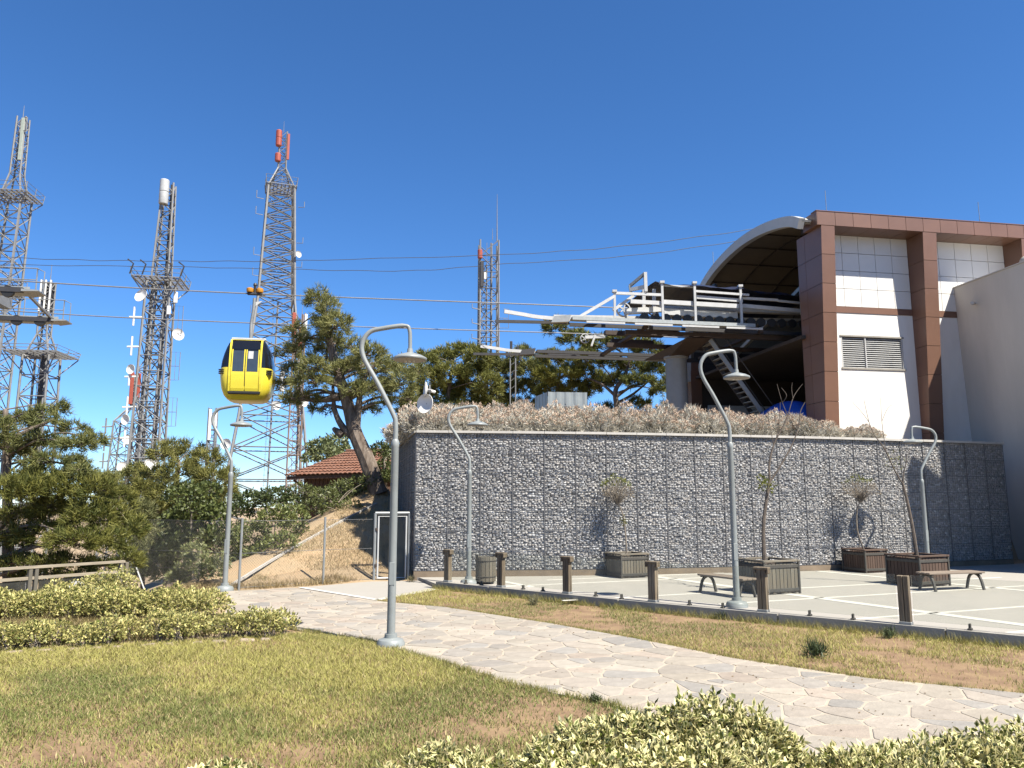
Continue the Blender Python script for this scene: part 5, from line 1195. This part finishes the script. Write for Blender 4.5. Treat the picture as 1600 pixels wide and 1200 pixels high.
# ------------------------------------------------------------------ planter trees
def bare(root, paths, m=M_twig, smooth=True):
    for i, (pts, r0, r1) in enumerate(paths):
        s_ = spline(pts, 5); n = len(s_); MB().tube(s_, [r0+(r1-r0)*j/(n-1) for j in range(n)], 7).build('trunk' if i == 0 else 'branch', m, root, Vector(root.location), True)
def standard(label, d, tr, c, r, top_frac, base):
    t = thing('small_tree', label, 'tree', base); off = Vector(base); C = D(*c, d)
    bare(t, [([base]+[D(u,v,d) for u, v in tr]+[C-Vector((0,0,r[2]*.6))], .028, .018)], M_twig)
    tw = MB(); st_ = C-Vector((0,0,r[2]*.75))
    for i in range(150):
        dv = rnd_dirs(1)[0]; dv[2] = abs(dv[2])*1.3-.25; e = C+Vector(dv*np.array(r)*random.uniform(.5,1.0)); mid = st_.lerp(e, .5)+Vector(RNG.normal(size=3)*.05)
        tw.tube([st_+Vector(RNG.normal(size=3)*.02)-off, mid-off, e-off], [.008,.005,.003], 3, False)
    tw.build('twigs', M_twig, t)
    P_, O_ = shell_pts(tuple(C-off), r, 900, .75, -.3); up = P_[:,2] > (C-off).z+r[2]*(1-2*top_frac); A_ = P_[up]; 
    P2_ = P_[~up][:420]
    V, T, c_ = merge([leaves(A_, O_[up], .07, .035, (.11,.13,.02), (.24,.25,.05)), leaves(P2_, O_[~up][:420], .06, .025, (.22,.18,.12), (.33,.27,.19))]); link('leaves', np_mesh('leaves', V, T, M_leaf, c_), t)
    if top_frac > .3:
        q_, o_ = shell_pts(tuple(D(974,812,d)-off), (.10,.1,.16), 60, .2, -1); V, T, c_ = leaves(q_, o_, .07, .035, (.10,.11,.02), (.2,.19,.05)); link('shoot', np_mesh('shoot', V, T, M_leaf, c_), t)
standard('half dead topiary tree with a green top before the gabion wall', 23.75, [(977,830),(972,800)], (964,768), (.50,.45,.50), .35, (3.45,23.75,.76))
standard('small round headed tree with thin grey twigs near the curved lamp shadow', 25.45, [(1340,830),(1339,800)], (1344,766), (.58,.5,.48), .25, (11.35,25.45,.78))
sp2 = thing('bare_sapling', 'tall forked bare sapling with one leafy tuft, in the nearer large planter', 'tree', (6.28,19.7,.8)); d = 19.7
bare(sp2, [([Vector((6.28,19.7,.8)),D(1193,820,d),D(1200,765,d),D(1203,750,d)], .052, .036), ([D(1203,750,d),D(1202,725,d),D(1209,695,d),D(1224,665,d),D(1231,650,d)], .030, .015), ([D(1204,752,d),D(1218,730,d),D(1235,700,d),D(1247,670,d),D(1250,645,d),D(1258,628,d)], .026, .008),
    ([D(1231,650,d),D(1222,628,d),D(1214,600,d)], .012, .006), ([D(1222,630,d),D(1229,618,d-.1),D(1221,606,d)], .008, .005), ([D(1231,650,d),D(1240,620,d),D(1254,600,d)], .012, .005), ([D(1239,622,d),D(1237,608,d),D(1238,598,d)], .008, .004), ([D(1209,697,d),D(1204,670,d),D(1199,642,d)], .010, .005), ([D(1213,685,d),D(1218,655,d),D(1219,628,d)], .012, .006)], mat('sapling_bark', (.13,.105,.085), .9, .35, 8, .4))
q_, o_ = shell_pts(tuple(D(1200,758,d)-Vector(sp2.location)), (.22,.2,.17), 70, .3, -1); q2, o2 = shell_pts(tuple(D(1190,750,d)-Vector(sp2.location)), (.10,.1,.12), 35, .3, -1)
V, T, c_ = leaves(np.concatenate([q_,q2]), np.concatenate([o_,o2]), .09, .05, (.12,.14,.02), (.25,.26,.06)); link('leaves', np_mesh('leaves', V, T, M_leaf, c_), sp2)
sp4 = thing('bare_sapling', 'thin leaning bare tree with a y fork, in the right large planter', 'tree', (11.02,21.5,.8)); d = 21.5; SB = MATS['sapling_bark']
bare(sp4, [([Vector((11.02,21.5,.8)),D(1427,830,d),D(1419,790,d),D(1411,757,d)], .050, .032), ([D(1411,757,d),D(1398,735,d),D(1384,705,d),D(1374,690,d),D(1366,680,d)], .024, .012), ([D(1411,760,d),D(1412,740,d),D(1416,722,d),D(1417,710,d)], .020, .009),
    ([D(1366,680,d),D(1358,660,d),D(1350,625,d)], .010, .005), ([D(1358,660,d),D(1348,646,d),D(1332,628,d)], .008, .004), ([D(1384,704,d),D(1378,660,d),D(1376,622,d)], .010, .004), ([D(1378,658,d),D(1386,640,d),D(1394,632,d)], .007, .003), ([D(1404,745,d),D(1400,720,d),D(1396,700,d)], .008, .004)], SB)
q_, o_ = shell_pts(tuple(D(1400,720,d)-Vector(sp4.location)), (.3,.25,.3), 46, .3, -1); V, T, c_ = leaves(q_, o_, .07, .035, (.13,.14,.03), (.25,.25,.07)); link('leaves', np_mesh('leaves', V, T, M_leaf, c_), sp4)

# ------------------------------------------------------------------ dry shrubs along the terrace edge
def sage_mesh(seed):
    global RNG; old = RNG; RNG = np.random.default_rng(seed); P = []
    C, O = shell_pts((0,0,.25), (.62,.55,.58), 620, .5, -.25); P.append(tufts(C, unit(O+np.array([0,0,.6])), 7, .17, .024, (.44,.41,.33), (.80,.76,.66), .8))
    C2, O2 = shell_pts((0,0,.28), (.64,.57,.66), 330, .93, .25); P.append(tufts(C2, unit(O2+np.array([0,0,.8])), 9, .075, .03, (.52,.39,.29), (.74,.58,.45), 1.3))
    V, T, c_ = merge(P); RNG = old; return np_mesh('dry_shrub', V, T, M_sage, c_)
ORD = ['leftmost','second','third','fourth','fifth','sixth','seventh','eighth','ninth','tenth','eleventh','twelfth','thirteenth','fourteenth','fifteenth','sixteenth','seventeenth','eighteenth','nineteenth','twentieth','twenty first','twenty second','twenty third','twenty fourth','twenty fifth','twenty sixth']
ROWN = ['front row behind the coping','middle row of the terrace shrubs','rear row of the terrace shrubs']
SM = [sage_mesh(s) for s in (11,12,13,14,15)]
k = 0
def shrub_at(x, y, z, s, lab):
    global k
    o = link('dry_shrub', SM[k%5]); k += 1; o.location = (x,y,z); o.rotation_euler = (0,0,random.uniform(0,6.28)); o.scale = (s*random.uniform(.9,1.15),s*random.uniform(.9,1.15),s*random.uniform(.8,1.15))
    tag(o, lab, 'shrub', 'dry shrubs on the terrace')
for row, (dy, z, s0, x0, x1) in enumerate(((.75,4.36,.86,-2.3,13.6),(1.5,4.42,1.0,-3.0,13.4),(2.5,4.55,1.05,-3.3,12.6))):
    x = x0; cnt = 0
    while x < x1:
        wy = float(np.interp(x, [p[0] for p in FRONT], [p[1] for p in FRONT]))
        hs = 1.0 if x < 11.0 else .75
        shrub_at(x, wy+dy+random.uniform(-.15,.15), z, s0*random.uniform(.82,1.12)*hs, 'dry shrub, %s in the %s' % (ORD[cnt] if cnt == 0 else ORD[cnt]+' from the left', ROWN[row])); cnt += 1
        x += random.uniform(.72,1.0)
for x, y, z, lb in ((-3.6,26.2,4.2,'nearest dry shrub hanging over the side coping of the gabion wall'),(-3.9,27.6,4.3,'middle dry shrub behind the side coping of the gabion wall'),(-4.1,29.0,4.4,'farthest dry shrub behind the side coping of the gabion wall'),
        (-2.6,27.5,4.75,'dry shrub on the mound just behind the two white dishes'),(-1.4,28.2,4.8,'dry shrub on top of the mound right of the white dishes'),(0.0,28.2,4.8,'dry shrub on the mound nearest to the corrugated enclosure')): shrub_at(x, y, z, random.uniform(.9,1.05), lb)

# ------------------------------------------------------------------ variegated hedges
def hedge(name, label, blobs, L_, W_, dens, m, group=None, lo=.5):
    c0 = blobs[0]; g = (sum(b[0] for b in blobs)/len(blobs), sum(b[1] for b in blobs)/len(blobs), 0); t = thing(name, label, 'hedge', g, 0, group); P = []; st = MB()
    for (x,y,z,rx,ry,rz) in blobs:
        area = (rx*ry+rx*rz+ry*rz)/3*12.6; n = int(area*dens); C, O = shell_pts((x-g[0],y-g[1],z), (rx,ry,rz), n, lo, -.55); C = C+RNG.normal(size=C.shape)*.012
        ok = C[:,2] > .03; C, O = C[ok], O[ok]; P.append(var_leaves(C, unit(O+np.array([0,0,.35])), L_, W_))
        for i in range(7):
            e = C[RNG.integers(len(C))]; st.tube([(x-g[0]+random.uniform(-.08,.08), y-g[1]+random.uniform(-.08,.08), 0), tuple((np.array((x-g[0],y-g[1],z*.8))+e)/2), tuple(e)], [.010,.007,.003], 4, False)
    V, T, c_ = merge(P); link('foliage', np_mesh('foliage', V, T, m, c_), t); st.build('stems', M_twig, t)['kind'] = 'stuff'; return t
def hb(u, v, zt, r, rz=None):     # blob whose top shows at pixel (u, v)
    rz = rz or r; p = G(u, v+9, zt); return (p.x, p.y, zt-rz, r, r*.95, rz)
HG = 'variegated hedges'
hedge('variegated_hedge', 'nearest variegated hedge, the tallest clump at the bottom beside the bare earth',
      [hb(862,1150,.50,.24,.26),hb(905,1118,.60,.26,.32),hb(955,1106,.66,.28,.36),hb(1010,1098,.70,.26,.40),hb(1062,1086,.76,.24,.42),hb(1108,1086,.76,.24,.42),hb(1150,1098,.72,.26,.40),hb(1192,1106,.70,.22,.38),hb(1218,1125,.62,.20,.34),hb(930,1165,.55,.30,.35),hb(1020,1150,.60,.32,.38),hb(1110,1145,.62,.32,.4),hb(1190,1165,.55,.28,.36),hb(870,1190,.45,.28,.3)], .072, .035, 2200, M_varieg, HG)
hedge('variegated_hedge', 'low variegated hedge filling the bottom right corner',
      [hb(1270,1172,.44,.22,.28),hb(1320,1160,.50,.24,.30),hb(1375,1152,.52,.25,.32),hb(1430,1146,.54,.26,.33),hb(1490,1140,.56,.27,.34),hb(1550,1132,.60,.28,.36),hb(1610,1128,.60,.28,.36),hb(1350,1185,.42,.28,.28),hb(1450,1180,.44,.3,.3),hb(1560,1172,.46,.32,.32),hb(1660,1140,.56,.3,.34)], .070, .034, 2200, M_varieg, HG)
hedge('variegated_hedge', 'thin ragged variegated clump at the bottom edge left of the tallest one',
      [hb(690,1148,.42,.15,.24),hb(655,1168,.34,.16,.22),hb(735,1168,.34,.16,.22),hb(610,1186,.27,.15,.2),hb(780,1176,.30,.16,.22),hb(825,1180,.32,.16,.22),hb(720,1190,.28,.2,.2)], .072, .035, 1500, M_varieg, HG)
hedge('variegated_hedge', 'small pale variegated tuft on the lawn at the bottom edge', [hb(355,1182,.16,.14,.14),hb(395,1188,.15,.12,.13),hb(310,1192,.12,.12,.12)], .08, .04, 900, M_varieg, HG)
bl = []
x = -12.2
while x < -5.9:
    y = 15.55+(x+10)*.06; h = .56+random.uniform(-.06,.07)
    bl += [(x,y,h*.52,.36,.34,h*.52),(x+.1,y+.5,h*.5,.36,.34,h*.5+.03)]; x += .40
hedge('variegated_hedge', 'clipped long variegated hedge row behind, ending by the left lamp', bl, .072, .038, 780, M_varieg2, HG)
hedge('variegated_hedge', 'taller variegated clump against the end of the wooden railing', [(-8.9,17.0,.4,.4,.4,.42),(-8.45,17.1,.42,.36,.36,.46),(-9.5,16.8,.32,.45,.4,.36)], .072, .038, 800, M_varieg2, HG)
bl = []; x = -9.6
while x < -3.95:
    y = 12.55+(x+8)*.33; h = .46+random.uniform(-.14,.06); gap = random.random() < .16
    if not gap: bl.append((x,y+random.uniform(-.1,.1),h*.5,.27,.26,h*.5)); bl.append((x+.1,y+.42,h*.42,.26,.26,h*.42))
    x += .34
hedge('variegated_hedge', 'patchy low variegated hedge row bordering the lawn at the left', bl, .066, .034, 900, M_varieg2, HG)
# rough stones along the foot of the patchy hedge
eb = thing('stone_edging', 'row of rough pale edging stones under the patchy hedge', 'edging', (-8,12.3,0)); M_edge = mat('edging_stone', (.34,.27,.21), .9, .2, 6, .4, 30, rand=.2)
x = -9.4; IB = [MB().box((0,0,0),(.26,.14,.10),0,.03).mesh('edging_stone', M_edge), MB().box((0,0,0),(.19,.13,.09),0,.03).mesh('edging_stone', M_edge)]
while x < -3.9:
    o = link('edging_stone', random.choice(IB), eb); o.location = (x+8, (12.22+(x+8)*.335)-12.3, .0); o.rotation_euler = (random.uniform(-.1,.1),random.uniform(-.1,.1),.32+random.uniform(-.2,.2)); x += random.uniform(.27,.42)

# ------------------------------------------------------------------ grass
def grass(name, label, poly, n, h, w, seed, dry=.5, kind='stuff', thin=.5, zf=None, cols=None, spots=()):
    px = [p[0] for p in poly]; py = [p[1] for p in poly]; x = RNG.uniform(min(px), max(px), n*3); y = RNG.uniform(min(py), max(py), n*3)
    ok = inpoly(x, y, poly); x, y = x[ok], y[ok]; p = pnoise(x, y, 1.1, seed); p2 = pnoise(x, y, 3.4, seed+5); p3 = pnoise(x, y, .55, seed+9)
    bare_ = np.clip((.5*p+.5*p2-.5)*4*thin, 0, .93); 
    for sx, sy, sr in spots: bare_ = np.maximum(bare_, .9*np.exp(-(np.hypot(x-sx, y-sy)/sr)**2.5)*np.clip(.55+p2*.9, 0, 1))
    ok = RNG.random(len(x)) > bare_; x, y, p, p2, p3 = (a[ok][:n] for a in (x,y,p,p2,p3)); k = len(x)
    z = np.zeros(k)+.004 if zf is None else zf(x, y)
    hh = h*RNG.uniform(.45,1.25,k)*(.75+.5*p3); a = RNG.uniform(0,6.28,k); ln = RNG.uniform(.2,1.3,k)*hh; b = RNG.uniform(0,6.28,k)
    B = np.stack([x,y,z],1); s = np.stack([np.cos(a),np.sin(a),np.zeros(k)],1)*(w*RNG.uniform(.7,1.3,k)/2)[:,None]; tip = B+np.stack([np.cos(b)*ln,np.sin(b)*ln,hh],1); mid = B+np.stack([np.cos(b)*ln*.3,np.sin(b)*ln*.3,hh*.55],1)
    V = np.stack([B-s,B+s,mid+s*.8,mid-s*.8,tip],1).reshape(-1,3); I0 = (np.arange(k)*5)[:,None]
    T = np.concatenate([I0+np.array([0,1,2]),I0+np.array([0,2,3]),I0+np.array([3,2,4])])
    f = np.clip(.5+(p3-.5)*2.2+(p2-.5)*.8+RNG.normal(size=k)*.22+(dry-.5), 0, 1)[:,None]
    g0, g1, g2 = cols or ((.24,.275,.085),(.50,.47,.15),(.56,.46,.24)); r = RNG.random((k,1))
    c = np.array(g0)*(1-f)+np.array(g1)*f; c = np.where(r < .13+.25*(dry-.5), np.array(g2), c)*RNG.uniform(.8,1.15,(k,1))
    o = link(name, np_mesh(name, V, T, M_grass, np.repeat(c,5,0))); tag(o, label, 'grass', None, kind); return o
grass('lawn_grass', 'short half dry lawn grass in the foreground', LAWN, 260000, .058, .0085, 21, .55, thin=.34, spots=[(.45,8.9,1.0),(1.15,8.3,.8),(-.3,8.2,.7),(-4.2,7.5,.9),(-3.4,7.2,.5),(-1.9,7.6,.5)])
grass('verge_grass', 'sparse dry grass on the verge between path and kerb', STRIP, 95000, .055, .008, 33, .72, thin=1.1)
SLOPE = [(-7.5,22.4),(-5.5,23.0),(-4.2,23.6),(-3.6,24.2),(-4.6,29),(-5.2,33),(-6.6,33),(-6.3,27.5),(-7.3,24)]
grass('slope_grass', 'straw dry grass covering the slope behind the fence', SLOPE, 15000, .08, .012, 41, .95, thin=.9, zf=lambda x, y: tz(x, y)-.01, cols=((.34,.29,.13),(.55,.43,.25),(.62,.50,.31)))
FOOT = [(-11.2,20.0),(-9.4,18.8),(-7.6,20.8),(-5.9,22.0),(-4.3,23.2),(-5.2,23.4),(-7.2,21.8),(-9,22.2)]
grass('fence_foot_grass', 'dry grass along the foot of the chain link fence', FOOT, 7000, .16, .012, 51, .8, thin=.8, zf=lambda x, y: tz(x, y)-.01, cols=((.16,.17,.06),(.36,.28,.14),(.42,.32,.18)))
HEDGEBED = [(-12,15.0),(-6,15.3),(-5.6,16.4),(-8.6,18.2),(-12,17.6)]
grass('bed_grass', 'dry grass under the left hedges', [(-10.5,12.6),(-8.2,12.7),(-4.0,14.3),(-5.6,15.9),(-8.5,18.0),(-12,16.5)], 26000, .12, .012, 61, .7, thin=.6, cols=((.13,.15,.04),(.33,.27,.12),(.40,.31,.17)))
# tufts that spill over the edges of the path and the kerb
def edge_grass(name, label, line, n, spread, h, dry):
    seg_ = np.array(line); L_ = np.hypot(*(seg_[1:]-seg_[:-1]).T); c_ = np.r_[0, np.cumsum(L_)]; s_ = RNG.uniform(0, c_[-1], n//9); x0 = np.interp(s_, c_, seg_[:,0]); y0 = np.interp(s_, c_, seg_[:,1])
    x = np.repeat(x0, 9)+RNG.normal(0, spread, len(x0)*9); y = np.repeat(y0, 9)+RNG.normal(0, spread, len(x0)*9); k = len(x); hh = h*RNG.uniform(.4,1.3,k); b = RNG.uniform(0,6.28,k); ln = hh*RNG.uniform(.2,1.0,k); a = RNG.uniform(0,6.28,k)
    B = np.stack([x,y,np.full(k,.004)],1); s = np.stack([np.cos(a),np.sin(a),np.zeros(k)],1)*.004; tip = B+np.stack([np.cos(b)*ln,np.sin(b)*ln,hh],1); V = np.stack([B-s,B+s,tip],1).reshape(-1,3)
    f = np.clip(np.repeat(RNG.random(len(x0)),9)+dry-.5, 0, 1)[:,None]; c = np.array((.18,.21,.06))*(1-f)+np.array((.42,.36,.13))*f
    o = link(name, np_mesh(name, V, np.arange(k*3).reshape(-1,3), M_grass, np.repeat(c,3,0))); tag(o, label, 'grass', None, 'stuff')
edge_grass('edge_grass', 'ragged grass along the lawn edge of the path', PATHL[3:-1], 7000, .035, .075, .5)
edge_grass('edge_grass', 'ragged grass along the verge edge of the path', PATHR[1:-2], 6000, .03, .06, .7)
edge_grass('kerb_grass', 'grass and weeds along the foot of the kerb wall', [(p[0]-.05,p[1]-.06) for p in KERB[:-1]], 5000, .045, .15, .65)
# dry leaf litter and grit on path, plaza and lawn
n = 900; x = RNG.uniform(-7, 9, n*4); y = RNG.uniform(6.5, 22, n*4); ok = inpoly(x, y, PATH) | inpoly(x, y, LAWN); x, y = x[ok][:n], y[ok][:n]
C = np.stack([x,y,np.full(len(x),.026)],1); d0 = RNG.normal(size=(len(x),3))*np.array([1,1,.12]); V, T, c_ = leaves(C, unit(d0), .035, .022, (.16,.10,.05), (.34,.25,.14), .05); V[:,2] = np.maximum(V[:,2], .023)
tag(link('leaf_litter', np_mesh('leaf_litter', V, T, M_leaf, c_)), 'scattered dry leaves on the path and lawn', 'leaves', None, 'stuff')
# single weeds
def weed(label, x, y, z, r, h, n, ca=(.05,.075,.03), cb=(.12,.15,.06)):
    t = thing('weed', label, 'plant', (x,y,z)); C = np.stack([RNG.normal(0,r*.25,n),RNG.normal(0,r*.25,n),np.zeros(n)],1); d = unit(np.stack([RNG.normal(0,.55,n),RNG.normal(0,.55,n),np.ones(n)],1))
    V, T, c_ = tufts(C+d*h*.35, d, 9, h*.75, .014, ca, cb, .6); link('leaves', np_mesh('leaves', V, T, M_leaf, c_), t)
p = G(1273,1028); weed('bushy green weed in the dry verge below the right balustrade', p.x, p.y, .005, .2, .26, 34)
p = G(930,1098); weed('small grey green weed at the lawn corner on the path edge', p.x, p.y, .005, .12, .10, 16)
p = G(1388,998); weed('green weed against the kerb at the right', p.x, p.y, .005, .14, .20, 16)
p = G(835,946); weed('pale weed tuft against the kerb by the second post', p.x, p.y, .005, .16, .24, 18, (.12,.13,.06), (.26,.24,.13))
p = G(1130,968); weed('low weed at the foot of the kerb by the plaza lamp', p.x, p.y, .005, .14, .18, 14)
p = G(640,910); weed('dry weed at the gate post', p.x, p.y, .01, .14, .2, 14, (.14,.13,.06), (.28,.24,.13))
